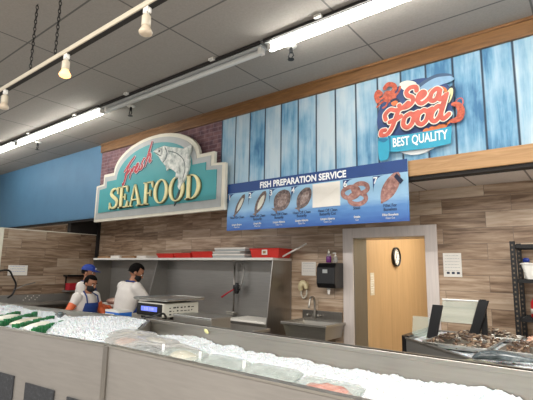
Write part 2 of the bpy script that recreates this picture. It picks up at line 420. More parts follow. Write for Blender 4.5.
# overhead wall: blue paint, brick, boards
struct('wall_upper', MB().box(-11.5, -6.33, YF, YF+.1, 2.41, ZC), M['blue'])
struct('wall_upper', MB().box(-6.33, -3.614, YF, YF+.1, 2.41, ZC), M['brick'])
struct('wall_upper', MB().box(-3.614, 4, YF, YF+.1, 2.47, ZC), M['planks'])
struct('trim_4', MB().box(-6.34, 4, YF-.03, YF, 3.475, ZC).box(-6.34, 4, YF-.045, YF, ZC-.025, ZC), M['oak'], bevel=.004)
struct('trim_5', MB().box(-3.614, 4, YF-.025, YF+.1, 2.47, 2.612), M['oak_pale'], bevel=.004)
struct('trim_6', MB().box(-3.614, 4, YF-.005, YF+.1, 2.44, 2.47), M['dark'])
struct('trim_7', MB().box(-11.5, -3.614, YF+.02, YF+.1, 2.38, 2.41), M['dark'])
# doorway: steel frame, deep steel reveal, plywood corridor behind
d = MB()
d.box(-2.282, DX0, YW-.022, YW, 0, 2.108); d.box(DX1, -1.256, YW-.022, YW, 0, 2.108); d.box(DX0, DX1, YW-.022, YW, DZ, 2.108)
struct('door_1', d, M['frame'], bevel=.004)
struct('trim_8', MB().box(DX0-.004, DX0+.004, YW, YW+.32, 0, DZ).box(DX1-.004, DX1+.004, YW, YW+.32, 0, DZ).box(DX0, DX1, YW, YW+.32, DZ-.004, DZ+.004), M['steel_v'])
struct('wall_corridor', MB().box(DX0-.06, DX0, YW+.32, 7.6, 0, 2.5), M['ply'])
struct('wall_corridor', MB().box(DX1+.5, DX1+.56, YW+.32, 7.6, 0, 2.5).box(DX0-.06, DX1+.56, 7.6, 7.66, 0, 2.5), M['cream'])
struct('ceiling', MB().box(DX0-.06, DX1+.56, YW+.3, 7.66, 2.5, 2.53), M['cream'])

# ------------------------------------------------------------------ ceiling fixtures
def sprinkler(x, y, label):
    t = thing('sprinkler', label, 'sprinkler', (x, y, ZC), 0, None); t.scale = (1.4, 1.4, 1.3)
    obj('escutcheon', MB().lathe([(.012,-.014),(.036,-.006),(.038,0)]), M['white'], t, True)
    b = MB().lathe([(.011,-.05),(.012,-.012)], seg=10); b.tube([(-.012,0,-.05),(-.02,0,-.075),(0,0,-.098),(.02,0,-.075),(.012,0,-.05)], .004, 6); b.lathe([(.02,-.102),(.022,-.098)], seg=12)
    obj('nozzle', b, M['blackmetal'], t)
sp = [(-4.468, 2.928), (-2.034, 2.913), (-7.082, 2.974)]
sprinkler(*sp[0], 'ceiling sprinkler below the unlit fixture above the teal sign')
sprinkler(*sp[1], 'ceiling sprinkler beside the near lit tube, above the blue boards')
sprinkler(*sp[2], 'ceiling sprinkler above the plain blue wall')

def fixture(x0, x1, lit, label):
    """batten light hung just under the ceiling, along X"""
    y, z = 2.74, 3.585
    t = thing('fluorescent_fixture', label, 'ceiling light', ((x0+x1)/2, y, z)); L = (x1-x0)/2
    obj('housing', MB().slab([(-L, -.055, .0), (-L, .055, .0), (-L, .03, .03), (-L, -.03, .03)], (2*L, 0, 0)), M['batten'], t, bevel=.003)
    obj('channel', MB().box(-L, L, -.076, -.058, .004, .03), M['dark'], t, label='mounting channel, shaded near side painted dark')  # shade on the channel's near side is put into its dark colour
    for sx in (-1, 1): obj('lamp_holder', MB().box(sx*(L-.035)-.018, sx*(L-.035)+.018, -.03, .03, -.055, .0), M['white'], t)
    obj('tube', MB().tube([(-L+.03, 0, -.035), (L-.03, 0, -.035)], .026, 12), M['tube'] if lit else M['tube_off'], t, True)
    for sx in (-.55, .55):
        obj('hanger_clip', MB().box(sx*L-.03, sx*L+.03, -.11, -.06, .012, .034).box(sx*L-.008, sx*L+.008, -.098, -.09, .03, .037), M['white'], t)
xs = [-10.4, -7.25, -4.74, -2.16, .38]
fixture(-9.75, -7.27, True, 'lit fluorescent batten running off the picture edge over the blue wall')
fixture(-7.23, -4.76, True, 'lit fluorescent batten over the blue wall, ending near the teal sign')
fixture(-4.72, -2.20, False, 'unlit fluorescent batten between two glowing ones')
fixture(-2.16, .36, True, 'lit fluorescent batten above the blue boards and round logo')

# track with spot lamps, on chains
TY, TZ = 1.257, 3.05
t = thing('track_light_rail', 'ivory ceiling track carrying small spot lamps, hung on dark chains', 'track light', (-3, TY, TZ))
obj('rail', MB().box(-5, 2.4, -.018, .018, -.012, .02), M['track'], t, bevel=.003)
obj('rail_slot', MB().box(-5, 2.4, -.010, .022, -.016, -.010), M['dark'], t)
def chain(x):
    b = MB(); z = .02; i = 0
    while z < ZC - TZ:
        a = PI/2 if i % 2 else 0
        pts = [(.009*math.cos(q_)*math.cos(a), .009*math.cos(q_)*math.sin(a), z+.018+.02*math.sin(q_)) for q_ in [2*PI*k/8 for k in range(8)]]
        b.tube(pts, .003, 5, closed=True); z += .03; i += 1
    return b
for x in [(-3.253, 3.050), (-2.871, 3.068)]:
    obj('chain', chain(0), M['blackmetal'], t, loc=(x[0]+3, 0, 0))
def spot(x, lit, label):
    s = thing('spot_lamp', label, 'spot lamp', (x, TY, TZ-.012), 0); s.scale = (.72, .72, .72)
    obj('adapter', MB().box(-.03, .03, -.016, .016, -.045, 0).box(.03, .045, -.01, .01, -.06, -.02).box(-.012, .012, -.012, .012, -.07, -.04), M['white'], s, bevel=.003)
    obj('lamp_holder', MB().lathe([(.03,-.155),(.034,-.15),(.034,-.075),(.026,-.062)], (.0,0,0)), M['track'], s, True)
    obj('bulb', MB().lathe([(.002,-.228),(.03,-.225),(.048,-.214),(.052,-.2),(.034,-.165),(.028,-.15)], (0,0,0)), M['bulb'] if lit else M['bulb_off'], s, True)
for x, lit, lb in (([(-3.680, 3.055)][0][0], False, 'dark spot lamp on the track at the picture edge'), ([(-2.699, 3.048)][0][0], True, 'glowing warm spot lamp, middle of the three on the track'),
                   ([(-1.831, 3.024)][0][0], False, 'spot lamp highest on the track above the oak beam')): spot(x, lit, lb)

# ------------------------------------------------------------------ teal SEAFOOD sign
SY = 3.55
t = thing('seafood_sign', 'large teal arched wooden sign reading Fresh SEAFOOD with a leaping fish', 'sign', (-4.805, SY, 2.315))
def sign_outline(g, zb):
    """outline shrunk by g, local x and z"""
    top = 1.152; R = .94 - g*.9
    p = [(-1.395+g, zb), (1.395-g, zb), (1.395-g, .57-g*.6), (1.205-g, .585-g*.6), (1.205-g, .735-g), (R, .735-g)]
    for k in range(1, 24):
        a = PI*k/24; p.append((R*math.cos(a), .735-g + (top-.735)*math.sin(a)))
    p += [(-R, .735-g), (-1.205+g, .735-g), (-1.205+g, .585-g*.6), (-1.395+g, .57-g*.6)]
    return p
obj('board', MB().slab([(x, 0, z) for x, z in sign_outline(0, 0)], (0, .05, 0)), M['cream'], t, bevel=.006)
obj('mounting_batten', MB().box(-1.1,1.1,.05,.13,.15,.25).box(-.9,.9,.05,.13,.6,.7), M['dark'], t)
obj('inner_border', MB().slab([(x, -.008, z) for x, z in sign_outline(.05, .04)], (0, .02, 0)), M['lightgrey'], t, label='grey bevelled border')
obj('panel', MB().slab([(x, -.016, z) for x, z in sign_outline(.125, .135)], (0, .03, 0)), M['teal'], t)
# SEAFOOD, serif capitals built from thick and thin strokes
def serif_letter(c):
    """prisms (polygons in a 1-high box) and width"""
    W = .145; T = .05; S = .06
    def bar(x0, z0, x1, z1): return [(x0,z0),(x1,z0),(x1,z1),(x0,z1)]
    def stroke(pts, ws):
        out = []
        for i in range(len(pts)-1):
            (a, b), (c_, d_) = pts[i], pts[i+1]; L = math.hypot(c_-a, d_-b); nx, nz = -(d_-b)/L, (c_-a)/L
            out.append([(a+nx*ws[i], b+nz*ws[i]), (a-nx*ws[i], b-nz*ws[i]), (c_-nx*ws[i+1], d_-nz*ws[i+1]), (c_+nx*ws[i+1], d_+nz*ws[i+1])])
        return out
    def ring(cx, cz, rx, rz, a0, a1, tx, tz, n=28):
        out = []
        for i in range(n):
            A, B = a0+(a1-a0)*i/n, a0+(a1-a0)*(i+1)/n
            out.append([(cx+rx*math.cos(A), cz+rz*math.sin(A)), (cx+rx*math.cos(B), cz+rz*math.sin(B)),
                        (cx+(rx-tx)*math.cos(B), cz+(rz-tz)*math.sin(B)), (cx+(rx-tx)*math.cos(A), cz+(rz-tz)*math.sin(A))])
        return out
    if c == 'S':
        p = smooth_path([(.56,.78),(.46,.93),(.28,.95),(.13,.84),(.13,.70),(.28,.57),(.46,.44),(.54,.28),(.46,.1),(.28,.04),(.12,.1),(.05,.25)], 5)
        n = len(p); ws = [.03+.05*math.sin(PI*i/(n-1))**2 for i in range(n)]
        return stroke(p, ws) + [bar(.53,.68,.585,1.0), bar(.02,0,.075,.32)], .62
    if c in 'EF':
        o = [bar(.1,0,.1+W,1), bar(.02,0,.34,T), bar(.02,1-T,.58,1), bar(.2,.5-T/2,.42,.5+T/2), bar(.40,.36,.45,.64), [(.58,1),(.58,.72),(.54,.72),(.46,1-T)]]
        if c == 'E': o += [bar(.1,0,.58,T), [(.62,0),(.62,.3),(.575,.3),(.48,T)]]
        return o, .66 if c == 'E' else .61
    if c == 'A':
        return [[(.32,1),(.40,1),(.76,0),(.60,0)], [(.32,1),(.37,1),(.14,0),(.08,0)], bar(.16,.28,.58,.28+T), bar(0,0,.24,T), bar(.5,0,.84,T)], .85
    if c == 'O': return ring(.4,.5,.38,.52,0,2*PI,.14,.05), .82
    if c == 'D': return ring(.28,.5,.44,.5,-PI/2,PI/2,.15,T) + [bar(.1,0,.1+W,1), bar(.02,0,.3,T), bar(.02,1-T,.3,1)], .76
def put_word(word, x0, x1, z0, h, y, depth, mb, sx=0, sz=0):
    gl = [serif_letter(c) for c in word]; tot = sum(w_ for _, w_ in gl); k = (x1-x0)/tot; x = x0
    for prs, w_ in gl:
        for p in prs: mb.slab([(x+a*k+sx, y, z0+b*h+sz) for a, b in p], (0, depth, 0))
        x += w_*k
X0, X1, Z0, HL = -.955, 1.03, .168, .315
b = MB(); put_word('SEAFOOD', X0, X1, Z0, HL, -.024, .006, b, .016, -.012); obj('letter_shadow', b, M['lettershadow'], t)
b = MB(); put_word('SEAFOOD', X0, X1, Z0, HL, -.040, .015, b); obj('lettering', b, M['yellow'], t, label='cream serif letters SEAFOOD')
# Fresh, red brush script climbing to the fish
FR = [[(.0,.12),(.06,0),(.16,.2),(.3,.7),(.44,1.05)], [(.06,.78),(.25,.92),(.5,1.08),(.78,1.22)], [(.16,.5),(.36,.56),(.52,.66)],
      [(.52,.1),(.64,.55),(.66,.4),(.78,.58),(.86,.54)], [(.86,.28),(1.06,.42),(1.1,.56),(1.0,.6),(.92,.4),(.98,.16),(1.16,.2),(1.26,.34)],
      [(1.24,.14),(1.34,.12),(1.42,.22),(1.36,.4),(1.46,.6),(1.54,.58)], [(1.6,.08),(1.78,.7),(1.96,1.26)], [(1.68,.34),(1.84,.58),(1.93,.5),(1.9,.14),(2.02,.16)]]
FW = (-.66, .50); FU = .325; 
def fresh(u, v): return (FW[0] + u*FU + v*.015, FW[1] + v*.25 + u*.125)
def strokes(defs, w, y, fn, mb, du=0, dv=0):
    for s_ in defs:
        p = smooth_path(s_, 6); n = len(p)
        uv = [fn(*a) for a in p]
        mb.ribbon([(a+du, b_+dv) for a, b_ in uv], [w*(.55+.45*math.sin(PI*i/max(1, n-1))) for i in range(n)], lambda a, b_: (a, y, b_))
b = MB(); strokes(FR, .024, -.0175, fresh, b, .014, -.014); obj('script_shadow', b, M['ink'], t)
b = MB(); strokes(FR, .028, -.0205, fresh, b, .0, .0); obj('script_outline', b, M['purewhite'], t)
b = MB(); strokes(FR, .020, -.024, fresh, b); obj('script_lettering', b, M['crimson'], t, label='red brush script Fresh')
# leaping fish (pixel-free outline, metres on the board)
def rel(L): return [(x+4.805, z-2.315) for x, z in L]
fish = rel([(-4.745, 3.210), (-4.683, 3.243), (-4.597, 3.250), (-4.513, 3.257), (-4.407, 3.225), (-4.284, 3.198), (-4.163, 3.165), (-4.084, 3.132), (-4.013, 3.055), (-3.988, 2.960), (-4.009, 2.859), (-4.050, 2.774), (-4.110, 2.690), (-4.162, 2.618), (-4.194, 2.661), (-4.191, 2.752), (-4.217, 2.834), (-4.289, 2.883), (-4.383, 2.928), (-4.469, 2.974), (-4.559, 3.055), (-4.618, 3.120)])
b = MB().slab([(x, -.050, z) for x, z in fish], (0, .036, 0)); obj('fish_body', b, M['trout'], t, bevel=.008, label='silver leaping fish cut-out')
fins = MB()
for L in ([(-4.143, 3.155), (-4.067, 3.162), (-3.975, 3.180), (-3.979, 3.102), (-4.012, 3.042)], [(-4.470, 2.988), (-4.432, 2.901), (-4.384, 2.935)], [(-4.239, 2.863), (-4.251, 2.772), (-4.195, 2.805)]):
    fins.slab([(x, -.046, z) for x, z in rel(L)], (0, .02, 0))
obj('fin', fins, M['trout'], t)
fins = MB()
for L in ([(-4.164, 2.644), (-4.118, 2.665), (-4.159, 2.579), (-4.219, 2.481), (-4.263, 2.420), (-4.260, 2.498), (-4.208, 2.584)], [(-4.191, 2.621), (-4.159, 2.579), (-4.134, 2.500), (-4.184, 2.530)]):
    fins.slab([(x, -.030, z) for x, z in rel(L)], (0, .014, 0))
obj('tail', fins, M['troutdark'], t)
e = rel([(-4.603, 3.195)])[0]
obj('eye', MB().ball((e[0], -.052, e[1]), (.016, .006, .018), 10, 6), M['black'], t)
gl_ = MB()
for L, w_ in ((rel([(-4.486, 3.227), (-4.438, 3.143), (-4.462, 3.065), (-4.511, 3.031)]), .008), (rel([(-4.707, 3.192), (-4.627, 3.152), (-4.561, 3.121)]), .006), (rel([(-4.419, 3.168), (-4.254, 3.114), (-4.110, 3.013), (-4.064, 2.889), (-4.092, 2.763)]), .006)):
    gl_.ribbon(smooth_path(L, 4), w_, lambda u, v: (u, -.0505, v))
obj('painted_line', gl_, M['troutdark'], t)

# ------------------------------------------------------------------ fish preparation sign
PY = 3.625; PX0, PX1, PZ0, PZ1 = -3.425, -1.275, 2.075, 2.625
t = thing('fish_preparation_sign', 'long blue hanging sign headed FISH PREPARATION SERVICE with numbered fish pictures', 'sign', (PX0, PY, PZ0))
PW, PH = PX1-PX0, PZ1-PZ0
obj('board', MB().box(0, PW, 0, .012, 0, PH), M['signprint'], t)
obj('header_band', MB().box(0, PW, -.002, 0, PH-.115, PH), M['navy'], t)
b = MB(); text_geo(b, 'FISH PREPARATION SERVICE', .094, lambda u, v, w_: (PW*.475+u*.90, -.004-w_, PH-.092+v), bold=.0035); obj('lettering', b, M['purewhite'], t, label='white heading FISH PREPARATION SERVICE', fixn=False)
lc = [.10, .38, .66, .94, 1.235, 1.56, 1.89]; cap = [('Head On Clean', '', 'Limpio Entero'), ('Head Off Clean', 'Butterfly', 'Limpio Sin'), ('Head Off Clean', 'Butterfly', 'Limpio Abierto'), ('Head Off Clean', 'Butterfly', 'Limpio Abierto'), ('Head Off Clean', 'Butterfly Cut', 'Limpio Abierto'), ('Steak', '', 'Steaks'), ('Fillet For', 'Boneless', 'Fillet Boneless')]
edges = [max(0, x+3.425-.045) for x, z in [(-3.379, 2.436), (-3.067, 2.410), (-2.769, 2.384), (-2.478, 2.359), (-2.193, 2.335), (-1.873, 2.307), (-1.567, 2.281)]] + [PW]
for i in range(7):
    nb, cb_, wb = MB(), MB(), MB()
    a, c_ = edges[i], edges[i+1]; m_ = (a+c_)/2
    covered = i == 4
    # numbered corner flag with a curved edge
    fl = [(a+.012, PH-.122), (a+.115, PH-.122)] + [(a+.012+.10*(1-math.sin(q_)), PH-.122-.15*(1-math.cos(q_))) for q_ in [PI/2*k/6 for k in range(1, 7)]]
    if not covered: obj('number_flag', MB().slab([(x, -.002, z) for x, z in fl], (0, .002, 0)), M['navy'], t)
    if not covered: text_geo(nb, str(i+1), .085, lambda u, v, w_: (a+.036+u, -.0045, PH-.190+v), bold=.002)
    for s_, z, mbx, sz in ((cap[i][0], .135, cb_, .040), (cap[i][1], .100, cb_, .040), (cap[i][2], .055, wb, .030)):
        if s_: text_geo(mbx, s_, sz, lambda u, v, w_: (m_+u*.86, -.0025, z+v), bold=.0006)
    text_geo(wb, 'Clean Cut' if i != 5 else 'Cut', .024, lambda u, v, w_: (m_+u*.86, -.0025, .028+v))
    if not covered: obj('numeral', nb, M['purewhite'], t)
    obj('caption', cb_, M['ink'], t); obj('small_print', wb, M['pale'], t)
def flat_fish(cx, cz, L, wd, ang, tail=True, name='fish_picture', mat_='fishprint'):
    up = [(-.5,0),(-.42,.55),(-.2,.95),(.08,1.0),(.3,.6),(.40,.22)]; tl = [(.5,.55),(.47,0),(.5,-.55)] if tail else [(.46,.1),(.46,-.1)]
    p = smooth_path(up, 4) + tl + smooth_path([(.40,-.22),(.3,-.6),(.08,-1.0),(-.2,-.95),(-.42,-.55)], 4)
    ca, sa = math.cos(ang), math.sin(ang)
    return MB().slab([(cx+(x*L)*ca-(y*wd/2)*sa, -.003, cz+(x*L)*sa+(y*wd/2)*ca) for x, y in p], (0, .003, 0))
A_ = math.radians
for i, (dx, L, wd, an, tl) in enumerate(((.03, .30, .075, 238, True), (.03, .31, .105, 240, True), (.03, .28, .20, 228, True), (.02, .27, .15, 236, True))):
    m_ = (edges[i]+edges[i+1])/2 + dx
    obj('fish_picture', flat_fish(m_, .285, L, wd, A_(an), tl), M['fishprint'], t)
    obj('fish_flesh', flat_fish(m_+.012, .29, L*.62, wd*.55, A_(an), False).__class__().add([(x, y-.0015, z) for x, y, z in flat_fish(m_+.012, .29, L*.62, wd*.55, A_(an), False).v], flat_fish(0, 0, 1, 1, 0, False).f), M['pale'] if i < 2 else M['fleshprint'], t)
obj('cover_sheet', MB().box(edges[4]-.01, edges[5]-.02, -.006, -.001, .185, .425).tube([(edges[4]+.02,-.007,.20),(edges[4]+.10,-.008,.255),(edges[5]-.05,-.007,.36)], .0025, 5), M['paper'], t, label='white paper taped over picture five')
m_ = (edges[5]+edges[6])/2 - .01
st = MB()
for (dx, dz, r) in ((-.05,.30,.085), (.05,.33,.075), (.02,.235,.085)):
    P_ = lambda u, v: (m_+u, -.0035, v)
    st.ribbon(smooth_path([(dx+r*math.cos(q_), dz+r*.62*math.sin(q_)) for q_ in [2*PI*k/10+.5 for k in range(11)]], 3), .022, P_)
obj('steak_picture', st, M['fillet_print'], t)
m_ = (edges[6]+edges[7])/2 + .0
obj('fillet_picture', flat_fish(m_, .30, .33, .13, A_(238), False), M['fillet_print'], t)
obj('fillet_edge', MB().slab([(m_+.07,-.005,.43),(m_+.13,-.005,.36),(m_+.10,-.005,.33),(m_+.045,-.005,.40)], (0,.002,0)), M['ink'], t)

# ------------------------------------------------------------------ round Sea Food logo on the boards
LY = 3.66
t = thing('logo_sign', 'round cut-out logo sign reading Sea Food, with BEST QUALITY on a ribbon', 'sign', (-1.2, YF, 3.0))
def lp(L, y): return [(x+1.2, y-YF, z-3.0) for x, z in L]
def layer(name, L, y, mat_, th=.004, label=None, par=None):
    return obj(name, MB().slab(lp(L, y), (0, th, 0)), M[mat_], par or t, label=label)
def ell(c, rx, rz, n=28, rot=0):
    return [(c[0]+rx*math.cos(a)*math.cos(rot)-rz*math.sin(a)*math.sin(rot), c[1]+rx*math.cos(a)*math.sin(rot)+rz*math.sin(a)*math.cos(rot)) for a in [2*PI*k/n for k in range(n)]]
C0 = [(-1.196, 2.984)][0]
layer('backing', ell((C0[0], C0[1]+.01), .30, .335), LY, 'purewhite', .02)
layer('disc', smooth_path([(-1.559, 3.029), (-1.515, 3.196), (-1.414, 3.290), (-1.337, 3.329), (-1.216, 3.355), (-1.058, 3.331), (-0.919, 3.238), (-0.884, 3.121), (-0.891, 2.980), (-0.921, 2.854), (-1.164, 2.856), (-1.437, 2.860), (-1.522, 2.914)], 5, True), LY-.004, 'logonavy')
layer('scallop', smooth_path([(-1.325, 3.353), (-1.260, 3.360), (-1.188, 3.327), (-1.176, 3.285), (-1.218, 3.258), (-1.290, 3.277), (-1.322, 3.314)], 4, True), LY-.008, 'pale')
layer('tuna', smooth_path([(-1.229, 3.194), (-1.173, 3.265), (-1.091, 3.315), (-1.005, 3.333), (-0.922, 3.319), (-0.874, 3.292), (-0.860, 3.265), (-0.901, 3.249), (-0.975, 3.242), (-1.061, 3.218), (-1.150, 3.175)], 4, True), LY-.008, 'tuna', label='blue fish along the top')
layer('tuna_back', smooth_path([(-1.228, 3.213), (-1.172, 3.284), (-1.091, 3.328), (-0.996, 3.349), (-0.905, 3.328), (-0.866, 3.299), (-0.922, 3.310), (-1.005, 3.319), (-1.083, 3.298), (-1.164, 3.254)], 4, True), LY-.010, 'tunadark')
layer('crab_body', smooth_path([(-1.491, 3.278), (-1.460, 3.310), (-1.403, 3.296), (-1.366, 3.257), (-1.377, 3.201), (-1.435, 3.196), (-1.482, 3.217)], 4, True), LY-.010, 'crab')
cl = MB()
for L, w_ in (([(-1.469, 3.342), (-1.439, 3.369), (-1.391, 3.352), (-1.373, 3.317), (-1.393, 3.293)], .022), ([(-1.541, 3.231), (-1.555, 3.284), (-1.539, 3.320), (-1.515, 3.294)], .024), ([(-1.482, 3.217), (-1.522, 3.197), (-1.553, 3.174)], .009), ([(-1.444, 3.198), (-1.465, 3.164), (-1.494, 3.151)], .009), ([(-1.366, 3.247), (-1.337, 3.279), (-1.326, 3.315)], .010), ([(-1.511, 3.244), (-1.481, 3.256)], .012)):
    cl.ribbon(smooth_path(L, 4), w_, lambda u, v: (u+1.2, LY-.011-YF, v-3.0))
obj('crab_claw', cl, M['crab'], t)
layer('shell_bit', smooth_path([(-1.416, 3.181), (-1.368, 3.194), (-1.350, 3.166), (-1.388, 3.146)], 4, True), LY-.012, 'orange')
layer('shell_dark', smooth_path([(-1.425, 3.203), (-1.367, 3.218), (-1.331, 3.181), (-1.369, 3.161)], 4, True), LY-.0105, 'ink')
layer('salmon_slice', smooth_path([(-1.115, 3.176), (-1.061, 3.227), (-0.992, 3.237), (-0.928, 3.202), (-0.923, 3.137), (-0.982, 3.107), (-1.082, 3.122)], 4, True), LY-.011, 'orange')
layer('oyster_shell', smooth_path([(-0.933, 3.086), (-0.921, 3.164), (-0.887, 3.209), (-0.855, 3.192), (-0.859, 3.122), (-0.894, 3.059)], 4, True), LY-.012, 'ink')
layer('lemon_slice', smooth_path([(-0.934, 3.077), (-0.926, 3.147), (-0.896, 3.189), (-0.872, 3.179), (-0.879, 3.118), (-0.910, 3.063)], 4, True), LY-.014, 'lemon')
sh = MB(); sh.ribbon(smooth_path([(-0.879, 3.046), (-0.840, 3.029), (-0.819, 2.980), (-0.830, 2.921), (-0.862, 2.902), (-0.902, 2.901)], 5), [.016+.014*math.sin(PI*i/25) for i in range(26)], lambda u, v: (u+1.2, LY-.011-YF, v-3.0))
obj('shrimp_body', sh, M['crab'], t)
sh = MB(); sh.ribbon(smooth_path([(-0.871, 3.045), (-0.837, 3.081), (-0.806, 3.078), (-0.800, 3.037), (-0.816, 3.023)], 5), .005, lambda u, v: (u+1.2, LY-.010-YF, v-3.0)); obj('shrimp_feeler', sh, M['coral'], t)
for L in ([(426,131)], [(432,129.5)], [(438,128)], [(443,126.5)], [(436,131)]):
    pass
for c_ in [(-1.111, 2.854), (-1.060, 2.862), (-1.009, 2.870), (-0.960, 2.873), (-0.934, 2.899)]:
    layer('shrimp_ring', ell(c_, .030, .024, 12, .4), LY-.012, 'orange')
# script lettering Sea / Food in coral with pale edge
SEA = [[(.72,.8),(.66,1.0),(.42,1.04),(.26,.86),(.34,.64),(.56,.48),(.6,.22),(.4,.02),(.12,.02),(.0,.18)],
       [(.78,.30),(1.02,.40),(1.1,.56),(.98,.66),(.84,.5),(.84,.2),(1.02,.04),(1.22,.16),(1.3,.26)],
       [(1.72,.56),(1.58,.66),(1.4,.5),(1.36,.2),(1.5,.06),(1.66,.2),(1.74,.6),(1.72,.2),(1.8,.06),(1.94,.16)]]
FOOD = [[(.05,.62),(.0,.84),(.18,1.02),(.42,.92),(.66,.96),(.86,1.12)], [(.52,.92),(.44,.55),(.34,.18),(.16,-.08),(-.06,-.04),(-.06,.14),(.08,.14)], [(.22,.46),(.44,.5),(.64,.6)],
        [(.98,.62),(.80,.5),(.78,.2),(.94,.04),(1.1,.16),(1.14,.46),(1.0,.62),(1.12,.56),(1.28,.6)],
        [(1.48,.62),(1.32,.5),(1.3,.2),(1.46,.04),(1.62,.16),(1.66,.46),(1.5,.62),(1.62,.56),(1.78,.6)],
        [(2.12,.56),(1.98,.64),(1.82,.46),(1.8,.18),(1.94,.04),(2.08,.2),(2.16,.56),(2.24,1.1),(2.14,.6),(2.14,.2),(2.24,.06),(2.4,.2)]]
B1 = [(-1.341, 3.105), (-0.948, 3.097), (-1.316, 3.272)]; B2 = [(-1.499, 2.897), (-0.932, 2.919), (-1.474, 3.105)]
def frame_of(B, un):
    o_, e_, u_ = B; ex = ((e_[0]-o_[0])/un, (e_[1]-o_[1])/un); h_ = u_[1]-o_[1]-.0
    return lambda u, v: (o_[0]+ex[0]*u + v*h_*.16, o_[1]+ex[1]*u + v*h_*1.02)
for nm, mt, w_, yy, dv in (('lettering_shadow', 'ink', .032, LY-.0165, -.014), ('lettering_outline', 'pale', .029, LY-.0185, 0), ('lettering', 'coral', .0205, LY-.0205, 0)):
    b = MB()
    for defs, fn in ((SEA, frame_of(B1, 1.94)), (FOOD, frame_of(B2, 2.35))):
        for s_ in defs:
            uv = [fn(*a) for a in smooth_path(s_, 6)]
            b.ribbon([(a, c_+dv) for a, c_ in uv], w_, lambda u, v: (u+1.2, yy-YF, v-3.0))
    obj(nm, b, M[mt], t, label='coral script Sea Food' if nm == 'lettering' else None)
# ribbon
bt = smooth_path([(-1.450, 2.868), (-1.338, 2.852), (-1.203, 2.846), (-1.032, 2.845), (-0.894, 2.853)], 4); bb = smooth_path([(-0.909, 2.704), (-1.039, 2.695), (-1.209, 2.696), (-1.343, 2.704), (-1.454, 2.717)], 4)
layer('ribbon', bt + bb, LY-.026, 'banner', .006)
layer('ribbon_fold', [(-1.450, 2.858), (-1.422, 2.863), (-1.426, 2.717), (-1.454, 2.727)], LY-.028, 'bannerdark')
layer('ribbon_scroll', smooth_path([(-1.542, 2.846), (-1.493, 2.857), (-1.441, 2.838), (-1.446, 2.669), (-1.495, 2.643), (-1.537, 2.664)], 4, True), LY-.030, 'banner')
layer('ribbon_curl', smooth_path([(-1.538, 2.841), (-1.493, 2.855), (-1.446, 2.834), (-1.490, 2.813)], 4, True), LY-.034, 'bannerdark')
T0 = [(-1.407, 2.754), (-0.928, 2.748)]
(ax, az), (bx, bz) = T0; Lt = math.hypot(bx-ax, bz-az)
b = MB(); text_geo(b, 'BEST QUALITY', 1.0, lambda u, v, w_: (u, v, 0), align='LEFT', bold=.02)
mx = max(v[0] for v in b.v); k = (bx-ax)/mx
b.v = [(ax+1.2+v[0]*k, LY-.029-YF, az-3.0+(bz-az)*v[0]/mx + v[1]*.115) for v in b.v]
obj('ribbon_lettering', b, M['purewhite'], t, label='white letters BEST QUALITY')

# ------------------------------------------------------------------ wash station under the signs
t = thing('wash_station', 'long stainless wash station with tall splash walls and a shelf along the top', 'wash station', (-4.9, 4.13, 0))
def wx(x): return x+4.9
def wy(y): return y-4.13
WX0, WX1, WYf = -6.80, -2.985, 3.95
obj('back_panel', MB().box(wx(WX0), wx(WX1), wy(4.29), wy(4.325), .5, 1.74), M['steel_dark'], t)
def sidepoly(x): return [(wx(x), wy(y), z) for y, z in ((3.95,1.745),(4.29,1.745),(4.29,.62),(3.83,.62),(3.84,.98))]
obj('side_panel', MB().slab(sidepoly(WX1-.012), (.012, 0, 0)), M['steel_v'], t)
obj('side_panel', MB().slab(sidepoly(WX0), (.012, 0, 0)), M['steel_v'], t)
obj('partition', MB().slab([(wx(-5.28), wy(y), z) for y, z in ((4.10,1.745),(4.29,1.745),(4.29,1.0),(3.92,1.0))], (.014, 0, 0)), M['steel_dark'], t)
obj('shelf', MB().box(wx(WX0), wx(WX1), wy(3.94), wy(4.325), 1.745, 1.775), M['white'], t, bevel=.003, label='pale shelf edge along the top')
obj('countertop', MB().box(wx(WX0+.012), wx(WX1-.012), wy(3.86), wy(4.29), .99, 1.03), M['steel'], t)
obj('counter_apron', MB().box(wx(WX0+.012), wx(WX1-.012), wy(3.85), wy(3.87), .90, 1.03), M['steel_v'], t)
obj('cutting_board', MB().box(wx(-3.62), wx(-3.02), wy(3.87), wy(4.27), 1.03, 1.052), M['paper'], t, bevel=.004, label='white board over the counter')
obj('cutting_board', MB().box(wx(-6.55), wx(-5.72), wy(3.86), wy(4.2), 1.03, 1.052), M['paper'], t, bevel=.004, label='white board where meat is cut')
for x in (WX0+.06, -5.3, WX1-.06):
    for y in (3.9, 4.24): obj('leg', MB().tube([(wx(x), wy(y), 0), (wx(x), wy(y), .99)], .02, 10), M['steel_v'], t, True)
obj('under_shelf', MB().box(wx(WX0+.03), wx(WX1-.03), wy(3.9), wy(4.26), .3, .33), M['steel_dark'], t)

